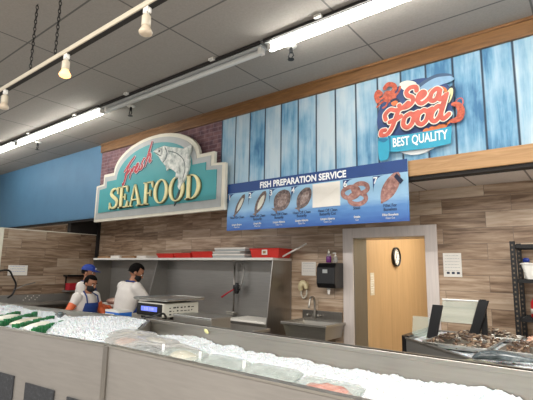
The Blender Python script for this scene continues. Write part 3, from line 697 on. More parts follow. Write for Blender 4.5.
t = thing('pre_rinse_faucet', 'spring-neck rinse faucet with black valve and red lever in the wash station', 'faucet', (-3.84, 4.18, 1.052))
obj('riser', MB().tube([(0,.06,0),(0,.06,.66)], .011, 8), M['steel_v'], t, True)
arc = [(.085-.085*math.cos(a), .05-.05*math.sin(a)*.6, .60+.075*math.sin(a)) for a in [PI*k/12 for k in range(13)]] + [(.172,.04,.50),(.165,.02,.40),(.13,.0,.33)]
obj('hose', MB().tube(arc, .010, 8), M['steel_dark'], t, True)
obj('spray_valve', MB().lathe([(.02,.22),(.034,.24),(.036,.31),(.022,.36)], (.10,0,.05), 12).box(.06,.14,-.03,.03,.31,.38), M['black'], t, bevel=.006)
obj('lever', MB().tube([(.08,-.02,.33),(.0,-.06,.28),(-.07,-.10,.22)], [.008,.010,.012], 8), M['crimson'], t, True)
obj('base_plate', MB().box(-.07,.05,.0,.09,0,.02).tube([(-.10,.03,.03),(.06,.03,.03)], .010, 8), M['steel'], t, bevel=.003)

# things along the top shelf
ZS = 1.775
def red_basket(x0, x1, y0, y1, h, label):
    o = thing('red_tub', label, 'tub', ((x0+x1)/2, (y0+y1)/2, ZS), 0, 'red tubs on the top shelf'); a, c_ = (x1-x0)/2, (y1-y0)/2
    m = MB(); th = .006; i_ = .02
    m.loft([[(-a+i_,-c_+i_,0),(a-i_,-c_+i_,0),(a-i_,c_-i_,0),(-a+i_,c_-i_,0)], [(-a,-c_,h),(a,-c_,h),(a,c_,h),(-a,c_,h)], [(-a+th,-c_+th,h),(a-th,-c_+th,h),(a-th,c_-th,h),(-a+th,c_-th,h)], [(-a+i_+th,-c_+i_+th,th),(a-i_-th,-c_+i_+th,th),(a-i_-th,c_-i_-th,th),(-a+i_+th,c_-i_-th,th)]])
    obj('tub_wall', m, M['red'], o)
    obj('rim', MB().tube([(-a,-c_,h),(a,-c_,h),(a,c_,h),(-a,c_,h)], .008, 6, closed=True), M['red'], o)
    return o
red_basket(-5.17, -4.80, 3.99, 4.25, .058, 'red plastic tub farthest along the shelf toward the corner')
red_basket(-4.785, -4.44, 3.99, 4.25, .062, 'red plastic tub, middle one of the three side by side')
red_basket(-4.42, -4.02, 3.99, 4.25, .078, 'red plastic tub next to the stack of white foam sheets')
o = red_basket(-3.38, -2.94, 4.0, 4.26, .105, 'red plastic tub with white square sticker near the end of the shelf')
obj('sticker', MB().box(-.03,.05,-.136,-.128,.035,.095), M['paper'], o, rot=(0,0,0)); obj('sticker_centre', MB().box(-.012,.032,-.138,-.134,.05,.08), M['card'], o)
zz = ZS
for i, (x0, x1, h, lb) in enumerate(((-3.98,-3.46,.05,'white foam carton at the bottom of the stack'), (-3.99,-3.50,.03,'white foam sheet in the middle of the stack'), (-3.95,-3.44,.045,'white foam carton on top of the stack'))):
    o = thing('foam_carton', lb, 'carton', ((x0+x1)/2, 4.1, zz), (.05, -.04, .02)[i], 'stack of white cartons on the shelf'); a = (x1-x0)/2
    obj('carton_base', MB().box(-a,a,-.13,.13,0,h*.55), M['lightgrey'], o, bevel=.004); obj('lid', MB().box(-a-.006,a+.006,-.136,.136,h*.55,h), M['foam'], o, bevel=.006); zz += h+.001
o = tag(obj('wooden_stick', MB().tube([(-2.96,4.10,1.79),(-2.70,4.22,1.945)], .011, 8), M['foam'], None, True), 'pale stick leaning up from behind the red tub at the shelf end', 'stick')
for i, (x, w_, h, mt) in enumerate(((-6.55,.30,.028,'card'), (-6.2,.24,.04,'foam'), (-5.85,.32,.03,'card'), (-5.5,.22,.035,'foam'))):
    o = thing('shallow_tray', ('brown card tray at the far corner end of the shelf', 'white foam tray between two brown ones on the shelf', 'brown card tray above the stooping worker', 'white foam tray beside the first red tub')[i], 'tray', (x, 4.08, ZS), 0)
    obj('tray_floor', MB().box(-w_/2,w_/2,-.11,.11,0,.008), M[mt], o); obj('rim', MB().box(-w_/2,w_/2,-.116,-.11,0,h).box(-w_/2,w_/2,.11,.116,0,h).box(-w_/2-.006,-w_/2,-.116,.116,0,h).box(w_/2,w_/2+.006,-.116,.116,0,h), M[mt], o)
# meat on the far cutting board
def lump(name, c, r, mt, label, cat, seed, group=None):
    me = MB().ball((0,0,0), r, 24, 14); me.v = [tuple(Vector(v)*(1+.25*mnoise.noise(Vector(v)*14+Vector((seed,0,0))))) for v in me.v]
    return tag(obj(name, me, M[mt], None, True, merge=1e-5, loc=c), label, cat, group)
lump('raw_poultry', (-6.16,3.98,1.10), (.15,.10,.052), 'meat', 'large pale raw bird on the white cutting board', 'meat', 1)
lump('raw_poultry', (-5.92,3.96,1.09), (.09,.08,.042), 'meat', 'smaller pale meat piece beside the raw bird, nearest the stooping worker', 'meat', 5)

# ------------------------------------------------------------------ hand sink group on the wall
t = thing('hand_sink', 'small wall-mounted stainless hand sink with gooseneck tap', 'sink', (-2.48, YW, 0))
bs = MB(); bs.loft([[(-.30,-.40,.93),(.19,-.40,.93),(.19,-.06,.93),(-.30,-.06,.93)], [(-.33,-.43,1.075),(.21,-.43,1.075),(.21,-.03,1.075),(-.33,-.03,1.075)], [(-.27,-.37,1.075),(.16,-.37,1.075),(.16,-.10,1.075),(-.27,-.10,1.075)], [(-.25,-.35,.95),(.14,-.35,.95),(.14,-.12,.95),(-.25,-.12,.95)]])
obj('basin', bs, M['steel'], t); obj('rim', MB().box(-.345,.225,-.445,-.425,1.055,1.085).box(-.345,-.325,-.43,0,1.055,1.085).box(.205,.225,-.43,0,1.055,1.085), M['steel'], t, bevel=.004)
obj('backsplash', MB().box(-.335,.18,-.025,0,1.0,1.185), M['steel_v'], t, bevel=.004)
obj('faucet', MB().tube(smooth_path([(-.15,-.05,1.10),(-.15,-.05,1.25),(-.15,-.07,1.325),(-.15,-.14,1.33),(-.15,-.17,1.25),(-.15,-.17,1.22)], 5), .012, 8), M['steel'], t, True)
obj('tap_handle', MB().tube([(-.22,-.04,1.13),(-.22,-.10,1.14)], .012, 8).tube([(-.08,-.04,1.13),(-.08,-.10,1.14)], .012, 8), M['steel'], t)
obj('drain_pipe', MB().tube([(-.02,-.22,.93),(-.02,-.22,.62),(-.02,0,.60)], .022, 10), M['steel_dark'], t, True)

t = thing('paper_towel_dispenser', 'black wall-mounted paper towel dispenser over the hand sink', 'dispenser', (-2.392, YW, 1.45))
pr = [(0,0),(-.20,.0),(-.225,.05),(-.22,.22),(-.18,.27),(0,.275)]
obj('housing', MB().slab([(-.115, y, z) for y, z in pr], (.23, 0, 0)), M['black'], t, bevel=.012)
obj('window', MB().box(-.03,.03,-.229,-.224,.16,.20), M['lightgrey'], t)
obj('paper_tail', MB().slab([(-.03,-.14,.005),(.02,-.14,.005),(.005,-.14,-.07),(-.015,-.14,-.07)], (0,.003,0)), M['paper'], t)
t = thing('soap_bottle', 'small bottle of purple soap standing on the black towel dispenser', 'bottle', (-2.42, 4.24, 1.726))
obj('bottle_body', MB().lathe([(.026,0),(.030,.006),(.030,.06),(.024,.075),(.012,.082)], seg=16), M['purple'], t, True); obj('bottle_shoulder', MB().lathe([(.0285,.0605),(.022,.092),(.011,.105)], seg=16), M['clear'], t, True); obj('cap', MB().lathe([(.012,.104),(.012,.125),(.005,.13),(.004,.15)], seg=12), M['pale'], t, True)
t = thing('pump_bottle', 'clear pump bottle beside the purple soap on the towel dispenser', 'bottle', (-2.335, 4.24, 1.726))
obj('bottle_body', MB().lathe([(.024,0),(.027,.006),(.027,.055),(.012,.07)], seg=16), M['clear'], t, True); obj('pump', MB().lathe([(.011,.069),(.011,.085),(.004,.087),(.004,.105)], seg=10).box(-.03,.008,-.006,.006,.10,.11), M['white'], t)

t = thing('wall_phone', 'cream plastic wall phone with dangling loop beside the towel dispenser', 'phone', (-2.785, YW, 1.40))
obj('wall_plate', MB().lathe([(.045,0),(.045,.02),(.03,.028)], (0,0,.06), 20, 'Y'), M['beige'], t, True)
obj('handset', MB().tube(smooth_path([(-.035,-.05,.0),(-.03,-.065,.05),(.0,-.07,.09),(.035,-.065,.07),(.05,-.06,.02)], 4), [.022,.026,.028,.03,.032,.033,.034,.034,.034,.033,.032,.03,.028,.027,.026,.025,.022], 10), M['beige'], t, True)
obj('cord', MB().tube(smooth_path([(-.03,-.05,.0),(-.035,-.04,-.05),(-.005,-.04,-.085),(.035,-.04,-.05),(.045,-.05,.01)], 5), .009, 8), M['cream'], t, True)

def notice(x0, x1, z0, z1, label, lines, pics=False, face='Y', col='ink'):
    t = thing('paper_notice', label, 'notice', ((x0+x1)/2, YW-.001, z0) if face == 'Y' else (XL+.001, (x0+x1)/2, z0), 0 if face == 'Y' else PI/2)
    a, h_ = (x1-x0)/2, z1-z0
    obj('sheet', MB().box(-a,a,-.004,0,0,h_), M['paper'], t)
    b = MB(); random.seed(int(abs(x0)*1000))
    for i in range(lines):
        z = h_*.9 - i*h_*.75/lines; x = -a*.8
        while x < a*.75:
            w_ = random.uniform(.008, .028); b.box(x, min(x+w_, a*.8), -.0052, -.0045, z-.0035, z); x += w_+.006
    obj('print', b, M[col], t)
    if pics:
        b = MB()
        for k in (-.5, .05, .6): b.box(a*k-.012, a*k+.014, -.0053, -.0045, h_*.12, h_*.21)
        obj('picture', b, M['ink'], t)
notice(-2.84, -2.645, 1.575, 1.735, 'white paper notice taped above the cream wall phone', 4, col='lightgrey')
notice(-1.21, -1.045, 1.60, 1.825, 'white paper notice with three small pictures beside the door frame', 6, True, col='lightgrey')
notice(2.84, 3.13, 1.475, 1.635, 'white notice with blue print on the side wall', 3, False, 'X', 'bluebox')

# clock and faded notice in the corridor
t = thing('wall_clock', 'round black-rimmed clock on the plywood corridor wall', 'clock', (DX0, 5.535, 1.828), PI/2)
obj('rim', MB().lathe([(.128,0),(.128,.035),(.112,.040),(.108,.02),(.108,0)], (0,0,0), 32, 'Y'), M['black'], t, True)
obj('dial', MB().lathe([(.109,.012),(.109,.018)], (0,0,0), 32, 'Y'), M['paper'], t)
b = MB()
for k in range(12):
    a = 2*PI*k/12; b.box(.085*math.cos(a)-.006, .085*math.cos(a)+.006, -.0205, -.0185, .085*math.sin(a)-.006, .085*math.sin(a)+.006)
obj('hour_mark', b, M['ink'], t); obj('hand', MB().tube([(0,-.021,-.01),(.02,-.021,.055)], .004, 6).tube([(0,-.022,0),(-.045,-.022,-.06)], .003, 6), M['ink'], t)
t = thing('faded_notice', 'small pale faded notice on the plywood beside the door jamb', 'notice', (DX0, 4.80, 1.36), PI/2)
obj('sheet', MB().box(-.055,.055,-.003,0,0,.26), M['fillet'], t); b = MB()
for i in range(8): b.box(-.04,.02+.015*(i % 3),-.0038,-.003,.03+.027*i,.04+.027*i)
obj('print', b, M['paper'], t)

# ------------------------------------------------------------------ far corner by the side wall
t = thing('wall_sink_bench', 'stainless bench with low splashback against the side wall', 'bench', (XL, 3.15, 0))
obj('splashback', MB().box(.0,.02,-.75,.72,.95,1.17), M['steel_dark'], t, bevel=.003)
obj('worktop', MB().box(.02,.36,-.75,.62,1.02,1.055), M['steel'], t, bevel=.004)
for y in (-.7, .55):
    obj('leg', MB().tube([(.32,y,0),(.32,y,1.02)], .018, 8), M['steel_v'], t, True)
b = MB()
for i in range(9): b.box(.021,.026,-.05+i*.03,-.036+i*.03,1.08+.03*(i % 3),1.094+.03*(i % 3))
obj('white_spot', b, M['paper'], t)  # small white spots dotted along the splashback
t = thing('bench_faucet', 'black gooseneck hose faucet over the bench by the side wall', 'faucet', (XL+.10, 2.86, 1.055))
obj('neck', MB().tube(smooth_path([(0,-.22,.48),(0,-.05,.50),(0,.02,.40),(.0,.08,.28),(0,.05,.14),(0,-.02,.08)], 5), .014, 8), M['black'], t, True)
obj('riser', MB().tube([(0,-.22,0),(0,-.22,.49)], .012, 8), M['blackmetal'], t, True)
obj('spout', MB().tube([(0,.06,.2),(.02,.20,.27),(.02,.36,.31)], .008, 8), M['steel_dark'], t, True)
t = thing('wall_shelf', 'dark two-tier wall shelf in the corner behind the workers', 'shelf', (XL, 3.93, 1.2))
obj('shelf_board', MB().box(.0,.16,-.20,.30,.255,.285), M['blackmetal'], t); obj('shelf_board', MB().box(.0,.18,-.20,.30,.0,.025), M['steel_dark'], t)
obj('bracket', MB().box(.0,.012,-.16,-.14,.0,.285).box(.0,.012,.22,.24,.0,.285), M['blackmetal'], t)
t = thing('red_carton', 'dark red carton on the lower board of the corner wall shelf', 'carton', (XL+.095, 3.90, 1.226))
obj('carton_body', MB().box(-.07,.07,-.13,.13,0,.11), M['crimson'], t, bevel=.004); obj('flap', MB().box(-.072,.072,-.132,.132,.11,.116), M['red'], t)

# ------------------------------------------------------------------ display counters
ZT = 1.2
t = thing('ice_counter', 'stainless ice counter running along the whole foreground, holding trays at its front edge', 'display counter', (-1, 1.95, 0))
def cx(x): return x+1
def cy(y): return y-1.95
R0 = (-2.257, 1.434); R1 = (-3.20, 2.46); XE = 1.9
obj('front_panel', MB().box(cx(R0[0]), cx(XE), cy(1.434), cy(1.452), .1, ZT), M['steel_front'], t)
obj('top_edge', MB().box(cx(R0[0]), cx(XE), cy(1.430), cy(1.470), ZT-.004, ZT+.006), M['steel'], t)
obj('seam_strip', MB().box(cx(R0[0])-.022, cx(R0[0])+.022, cy(1.424), cy(1.434), .1, ZT), M['steel_v'], t)
obj('back_guard', MB().box(cx(R1[0]), cx(XE), cy(2.40), cy(2.43), .5, ZT).box(cx(R1[0]), cx(XE), cy(2.395), cy(2.46), ZT-.03, ZT), M['steel'], t, bevel=.003)
obj('end_divider', MB().slab([(cx(R0[0]), cy(1.45), .6), (cx(R1[0]), cy(2.43), .6), (cx(R1[0]), cy(2.43), ZT-.004), (cx(R0[0]), cy(1.45), ZT-.06)], (.022, .016, 0)), M['steel'], t)
obj('bin_floor', MB().slab([(cx(R0[0]), cy(1.452), .93), (cx(XE), cy(1.452), .93), (cx(XE), cy(2.40), .93), (cx(-3.16), cy(2.40), .93)], (0, 0, .02)), M['steel_dark'], t)
obj('plinth', MB().box(cx(-2.2), cx(XE), cy(1.50), cy(2.36), 0, .1), M['dark'], t)

# left counter, turned a few degrees
PH_ = math.radians(6.1); dL = Vector((-math.cos(PH_), -math.sin(PH_), 0)); nL = Vector((-math.sin(PH_), math.cos(PH_), 0))
def LC(a, d_, z): p = Vector((*R0, 0)) + dL*a + nL*d_; return Vector((p.x, p.y, z))
t2 = thing('ice_counter', 'stainless ice counter turned slightly toward the corner, holding ice and green dividers', 'display counter', (0, 0, 0))
def lbox(a0, a1, d0, d1, z0, z1): return MB().slab([LC(a0,d0,z0), LC(a1,d0,z0), LC(a1,d1,z0), LC(a0,d1,z0)], (0, 0, z1-z0))
obj('front_panel', lbox(.022, 4.6, 0, .018, .1, ZT), M['steel_front'], t2)
obj('top_edge', lbox(.022, 4.6, -.004, .036, ZT-.004, ZT+.006), M['steel'], t2)
b = lbox(.86, 4.6, 1.0, 1.03, .5, ZT); c_ = lbox(.86, 4.6, .995, 1.06, ZT-.03, ZT); b.add(c_.v, c_.f); obj('back_guard', b, M['steel'], t2)
obj('bin_floor', lbox(.3, 4.6, .02, 1.0, .93, .95), M['steel_dark'], t2)
obj('plinth', lbox(.3, 4.6, .06, .98, 0, .1), M['dark'], t2)

# slate price cards on the left front
for i, (xa, xb, zt, lb) in enumerate(((-3.40,-3.16,.912,'dark slate price card at the picture edge on the steel counter front'), (-3.02,-2.705,.892,'dark slate price card, middle of three on the steel counter front'), (-2.575,-2.28,.878,'dark slate price card nearest the seam of the counter fronts'))):
    a0 = (R0[0]-xb)/math.cos(PH_); a1 = (R0[0]-xa)/math.cos(PH_)
    m = MB().slab([LC(a0,-.008,zt-.30), LC(a1,-.008,zt-.30), LC(a1,-.008,zt), LC(a0,-.008,zt)], tuple(nL*.006))
    o = tag(obj('price_card', m, M['slate']), lb, 'price card')

# crushed ice
def ice(name, fn, nu, nv, label):
    vs = []; fs = []; rr = random.Random(3)
    for j in range(nv):
        for i in range(nu):
            x, y, z = fn(i/(nu-1), j/(nv-1))
            z += .026*mnoise.noise(Vector((x*5, y*5, 1.3))) + .011*mnoise.noise(Vector((x*17, y*17, 4)))
            vs.append((x+rr.uniform(-.004,.004), y+rr.uniform(-.004,.004), z+rr.uniform(-.0065,.0065)))
    for j in range(nv-1):
        for i in range(nu-1): fs.append((j*nu+i, j*nu+i+1, (j+1)*nu+i+1, (j+1)*nu+i))
    return tag(obj(name, MB().add(vs, fs), M['ice']), label, 'ice', None, 'stuff')
def fR(u, v):
    y = 1.458 + v*(2.392-1.458); x0 = R0[0] + (R1[0]-R0[0])*(y-1.434)/(2.46-1.434) + .05
    x = x0 + (XE-.05-x0)*u
    return x, y, 1.075 + .022*math.sin(PI*v) + .035*math.exp(-((x+2.55)/.35)**2) + .05*(1-v)**2
ice('crushed_ice', fR, 330, 90, 'bed of white crushed ice in the long counter, behind the clear trays')
def fL(u, v):
    d_ = .022 + v*.972; a = .08 + (u**1.25)*4.3; a0 = .745*d_
    a = a0 + .02 + (4.4-a0-.02)*u
    p = LC(a, d_, 0)
    z = 1.12 + .03*v + .07*math.exp(-((a-1.0)/.5)**2 - ((d_-.75)/.35)**2) + .05*math.exp(-((a-2.7)/.5)**2 - ((d_-.8)/.3)**2)
    z += .03*max(0, min(1, (a-.9)/.3))*max(0, min(1, (.75-d_)/.2))
    return p.x, p.y, min(z, 1.26)
ice('crushed_ice', fL, 300, 80, 'heaped white crushed ice around the green dividers')

# green dividers and fillets between them
G = [((-4.03,1.42),(-4.536,1.897)), ((-3.80,1.445),(-4.343,1.972)), ((-3.52,1.452),(-3.931,1.932)), ((-3.25,1.465),(-3.617,1.947))]
lbl = ['green leafy-edged divider strip at the picture edge in the ice', 'green divider strip second from the picture edge, longest', 'green divider strip third from the picture edge', 'green divider strip nearest the long counter']
for i, (p, q_) in enumerate(G):
    p, q_ = Vector((*p, 0)), Vector((*q_, 0)); d_ = (q_-p); L = d_.length; d_.normalize(); n_ = Vector((-d_.y, d_.x, 0)); b = MB(); rr = random.Random(i)
    N = 60
    for k in range(N):
        s0, s1 = L*k/N, L*(k+1)/N; h_ = 1.198+rr.uniform(-.007,.007); w_ = .015+rr.uniform(-.003,.003)
        b.slab([p+d_*s0+n_*w_+Vector((0,0,1.10)), p+d_*s1+n_*w_+Vector((0,0,1.10)), p+d_*s1-n_*w_+Vector((0,0,1.10)), p+d_*s0-n_*w_+Vector((0,0,1.10))], Vector((rr.uniform(-.006,.006), rr.uniform(-.006,.006), h_-1.10)))
    tag(obj('green_divider', b, M['green']), lbl[i], 'divider', 'green dividers in the ice')
def fillet_mesh(L, W, H):
    rings = []
    for i in range(13):
        s = i/12; w_ = W*(.25+.75*math.sin(PI*min(1, .12+.8*s))**.7)*(1-.55*s*s); h_ = H*(.4+.6*math.sin(PI*(.1+.8*s)))
        rings.append([(L*(s-.5), w_*.5*math.cos(a), max(-.004, h_*math.sin(a))) for a in [2*PI*k/14 for k in range(14)]])
    return MB().loft(rings)
def fillet_at(x, y, z, rz, L, W, mt, label, group):
    return tag(obj('fish_fillet', fillet_mesh(L, W, .03), M[mt], None, True, loc=(x, y, z), rot=(0, 0, rz)), label, 'fish', group)
fa = math.atan2(.47, -.36)
fillet_at(-3.88, 1.70, 1.172, fa, .40, .13, 'fillet', 'pale fish fillet on ice between the second and third green dividers', 'fillets between the dividers')
fillet_at(-3.58, 1.66, 1.168, fa, .34, .12, 'pale', 'whitish fish fillet on ice beside the green divider nearest the long counter', 'fillets between the dividers')
fillet_at(-4.20, 1.66, 1.175, fa, .36, .12, 'pale', 'whitish fish fillet on ice between the first and second green dividers', 'fillets between the dividers')

# whole fish
def whole_fish(L, mt, label, loc, rz, finmat='greyfish', group=None, roll=0):
    t = thing('whole_fish', label, 'fish', loc, rz, group)
    prof = [(0,.012,.012),(.05,.06,.04),(.14,.105,.062),(.28,.135,.075),(.42,.13,.07),(.58,.10,.055),(.74,.06,.035),(.86,.032,.018),(.92,.034,.012)]
    rings = [[(L*(s-.5), L*h_*math.cos(a)*.85, L*w_*(1+math.sin(a))) for a in [2*PI*k/16 for k in range(16)]] for s, h_, w_ in prof]
    obj('body', MB().loft(rings), M[mt], t, True)
    z = L*.045
    obj('tail_fin', MB().slab([(L*.41,-L*.02,z*.6),(L*.41,L*.02,z*.6),(L*.55,L*.11,z*.5),(L*.51,0,z*.5),(L*.55,-L*.11,z*.5)], (0,0,.006)), M[finmat], t)
    obj('dorsal_fin', MB().slab([(-L*.18,L*.10,z),(L*.16,L*.08,z),(L*.10,L*.155,z),(-L*.10,L*.16,z)], (0,0,.005)), M[finmat], t)
    obj('belly_fin', MB().slab([(-L*.02,-L*.10,z),(L*.10,-L*.08,z),(L*.08,-L*.145,z)], (0,0,.005)), M[finmat], t)
    obj('eye', MB().ball((-L*.42, L*.012, L*.094), L*.016, 10, 6), M['black'], t)
    return t
whole_fish(.30, 'greyfish', 'small grey fish lying on the ice behind the green dividers', (-4.02, 2.05, 1.178), 2.6)

# wrapped packs and lidded trays along the front edge
def rrect(a, c_, r, z, n=4):
    out = []
    for (sx, sy, a0) in ((1,1,0),(-1,1,PI/2),(-1,-1,PI),(1,-1,3*PI/2)):
        for k in range(n+1):
            q_ = a0+PI/2*k/n; out.append((sx*(a-r)+r*math.cos(q_), sy*(c_-r)+r*math.sin(q_), z))
    return out
def pack(x, y, z, rz, tilt, a, c_, label, content, group, lid='film', h=.035):
    t = thing('wrapped_tray' if lid == 'film' else 'lidded_tray', label, 'tray', (x, y, z), rz, group); t.rotation_euler = (tilt[0], tilt[1], rz); t.location.z += .02 if lid == 'film' else .026
    obj('tray_base', MB().loft([rrect(a-.02,c_-.02,.02,0), rrect(a,c_,.025,h), rrect(a-.006,c_-.006,.022,h), rrect(a-.024,c_-.024,.018,.006)]), M['foam'] if lid == 'film' else M['tray_clear'], t)
    m = MB().ball((0,0,.02), (a*.78, c_*.78, h*.8), 24, 12); m.v = [tuple(Vector(v)+Vector((0,0,.012*mnoise.noise(Vector(v)*22+Vector((x*9,0,0)))))) for v in m.v]
    obj('contents', m, M[content], t, True, merge=1e-5)
    m = MB().loft([rrect(a+.002,c_+.002,.026,h-.002), rrect(a-.012,c_-.012,.03,h+.014), rrect(a-.05,c_-.05,.03,h+.02)])
    obj('film_wrap' if lid == 'film' else 'lid', m, M['film'] if lid == 'film' else M['tray_clear'], t)
gp = 'wrapped packs beside the divider'
for i, (x, y, z, rz, tx, a, c_, con, lb) in enumerate((
    (-2.62, 1.86, 1.125, .3, .05, .15, .10, 'fillet', 'film-wrapped pack of pale fish against the slanted divider, farthest back'),
    (-2.42, 1.68, 1.125, -.2, .10, .15, .10, 'shrimp', 'film-wrapped pack with pinkish contents at the seam of the two counters'),
    (-2.36, 1.86, 1.115, .1, -.08, .14, .09, 'fillet', 'film-wrapped pack lying on the ice just inside the long counter'),
    (-2.14, 1.62, 1.125, .2, .12, .14, .09, 'greyfish', 'film-wrapped pack of grey fish, second from the counter seam'),
    (-2.02, 1.76, 1.11, -.15, .05, .13, .085, 'fillet', 'film-wrapped pack behind the grey fish pack'),
)): pack(x, y, z, rz, (tx, .04), a, c_, lb, con, gp)
gp = 'clear lidded trays along the front edge'
for i, (x, y, z, rz, tx, con, lb, a) in enumerate((
    (-1.80, 1.60, 1.125, .03, .10, 'fillet', 'clear lidded tray nearest the wrapped packs on the ice', .135),
    (-1.50, 1.59, 1.125, -.04, .10, 'tray_clear', 'empty-looking clear lidded tray between two others at the front edge', .14),
    (-1.20, 1.58, 1.125, .03, .12, 'tray_clear', 'clear greenish lidded tray beside the salmon tray', .14),
    (-.90, 1.56, 1.12, .0, .10, 'salmon', 'clear lidded tray of red salmon at the front edge', .14))):
    pack(x, y, z, rz, (tx, 0), a, .078, lb, con, gp, 'lid', .04)
for x, y, lb in ((-1.965, 1.60, 'small white price tag beside the wrapped packs'), (-1.655, 1.585, 'small white price tag between the first two lidded trays'), (-1.35, 1.575, 'small white price tag just before the greenish lidded tray')):
    tt = thing('price_tag', lb, 'price tag', (x, y, 1.125), .2, 'white price tags'); obj('tag_card', MB().box(-.007,.007,-.002,.002,.03,.10), M['purewhite'], tt); obj('stake', MB().box(-.004,.004,-.002,.002,-.03,.03), M['white'], tt)

# ------------------------------------------------------------------ service table behind the guard: scale, boxes
t = thing('service_table', 'stainless service table behind the ice counter guard', 'table', (-3.35, 2.85, 0))
obj('table_top', MB().box(-.95,.95,-.35,.30,1.09,1.12), M['steel'], t, bevel=.004)
for sx in (-.9, .9):
    for sy in (-.3, .26): obj('leg', MB().tube([(sx,sy,0),(sx,sy,1.09)], .02, 8), M['steel_v'], t, True)
obj('under_shelf', MB().box(-.92,.92,-.32,.28,.3,.32), M['steel_dark'], t)
t = thing('deli_scale', 'cream electronic deli scale with blue lit display and steel platter', 'scale', (-3.40, 2.81, 1.12))
obj('housing', MB().slab([(-.2,-.23,.065),(.2,-.23,.065),(.2,.21,.065),(-.2,.21,.065)], (0,0,.13)), M['scale'], t, bevel=.012)
obj('display_panel', MB().box(-.19,.185,-.238,-.228,.075,.185), M['black'], t, bevel=.004)
obj('screen', MB().box(-.12,.12,-.2395,-.237,.115,.158), M['lcd'], t, label='lit blue digits window')
b = MB(); text_geo(b, '0.00  0.00', .036, lambda u, v, w_: (u, -.2402, .124+v), bold=.0); obj('digits', b, M['pale'], t)
b = MB(); rr = random.Random(5)
for r_ in range(3):
    for k in range(7):
        b.box(.2005, .2025, -.16+k*.045, -.16+k*.045+rr.uniform(.012,.034), .085+r_*.03, .085+r_*.03+rr.uniform(.006,.014))
obj('side_print', b, M['dark'], t)
obj('platter_post', MB().box(-.12,.12,-.12,.12,.19,.215), M['blackmetal'], t)
obj('platter', MB().slab([(x, y, .215) for x, y, _ in rrect(.25,.25,.03,0)], (0,0,.012)).tube([(x, y, .23) for x, y, _ in rrect(.25,.25,.03,0)], .007, 6, closed=True), M['tin'], t)
for sx in (-.16, .16):
    for sy in (-.18, .17): obj('foot', MB().lathe([(.018,0),(.022,.066)], (sx,sy,0), 12), M['black'], t, True)
t = thing('steel_box', 'plain stainless lidded box beside the deli scale', 'box', (-2.86, 2.74, 1.12))
obj('box_body', MB().box(-.24,.24,-.12,.12,0,.095), M['steel'], t, bevel=.004); obj('lid', MB().box(-.245,.245,-.125,.125,.095,.108), M['tin'], t, bevel=.003)
t = thing('tissue_box', 'blue and white carton beside the deli scale, near the stooping worker', 'box', (-4.02, 2.66, 1.12))
obj('carton_body', MB().box(-.12,.12,-.08,.08,0,.06), M['bluebox'], t, bevel=.003); obj('carton_top', MB().box(-.121,.121,-.081,.081,.06,.08), M['white'], t); obj('side_stripe', MB().box(-.10,.06,-.092,-.09,.02,.045), M['white'], t)
cb2 = MB().tube(smooth_path([(-3.20,2.62,1.19),(-3.14,2.53,1.235),(-3.18,2.46,1.215),(-3.25,2.385,1.19),(-3.24,2.375,1.13)], 6), .009, 8)
o = tag(obj('power_cord', cb2, M['black'], None, True), 'black cord looping from the deli scale over the steel guard', 'cord')
obj('plug', MB().lathe([(.022,-.03),(.034,-.02),(.036,.03),(.02,.06)], (-3.235,2.352,1.125), 12).box(-3.265,-3.205,2.33,2.39,1.08,1.11), M['black'], o)
tag(obj('lemon_peel', MB().ball((-2.44,2.392,1.165), (.028,.006,.014), 12, 8, Matrix.Rotation(.5,3,'Y')), M['lemon'], None, True), 'small pale peel scrap stuck on the inside of the steel guard', 'scrap')
tag(obj('water_hose', MB().tube(smooth_path([(-3.28,3.80,.62),(-3.24,3.79,.86),(-3.14,3.78,.985),(-3.02,3.76,.99),(-2.93,3.74,.90),(-2.90,3.72,.55),(-3.0,3.72,.02),(-3.2,3.6,.015)], 6), .013, 8), M['hose'], None, True), 'pale green hose arching in front of the wash station', 'hose')

# ------------------------------------------------------------------ shellfish case on the right
ZK = 1.16
t = thing('shellfish_case', 'black-cornered stainless seafood case with cut corner, in front of the tiled wall', 'display counter', (-.3, 3.3, 0))
FP = [(-1.223,3.245), (-.46,2.56), (1.9,2.56), (1.9,3.86), (-1.20,3.86)]
FPl = [(x+.3, y-3.3) for x, y in FP]
def inset(P, k): 
    c0 = (sum(p[0] for p in P)/len(P), sum(p[1] for p in P)/len(P)); return [(p[0]+(c0[0]-p[0])*k, p[1]+(c0[1]-p[1])*k) for p in P]
rim = MB(); n = len(FPl); Q = inset(FPl, .035)
for i in range(n):
    j = (i+1) % n; rim.slab([(*FPl[i],0.7),(*FPl[j],0.7),(*Q[j],0.7),(*Q[i],0.7)], (0,0,ZK-.7))
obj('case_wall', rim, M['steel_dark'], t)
obj('case_top_edge', MB().tube([(x, y, ZK) for x, y in FPl[:3]], .010, 6), M['steel'], t)
obj('black_edge', MB().slab([(*FPl[0],ZK-.16),(FPl[0][0]+.035,FPl[0][1]-.03,ZK-.16),(FPl[0][0]+.035,FPl[0][1]-.03,ZK+.012),(*FPl[0],ZK+.012)], (-.006,-.008,0)).box(FPl[4][0]-.03,FPl[4][0]+.02,FPl[0][1],FPl[4][1],ZK-.16,ZK+.014), M['black'], t)
obj('case_body', MB().slab([(x, y, .12) for x, y in inset(FPl, .05)], (0,0,.62)), M['steel_dark'], t); obj('plinth', MB().slab([(x, y, 0) for x, y in inset(FPl, .1)], (0,0,.12)), M['dark'], t)
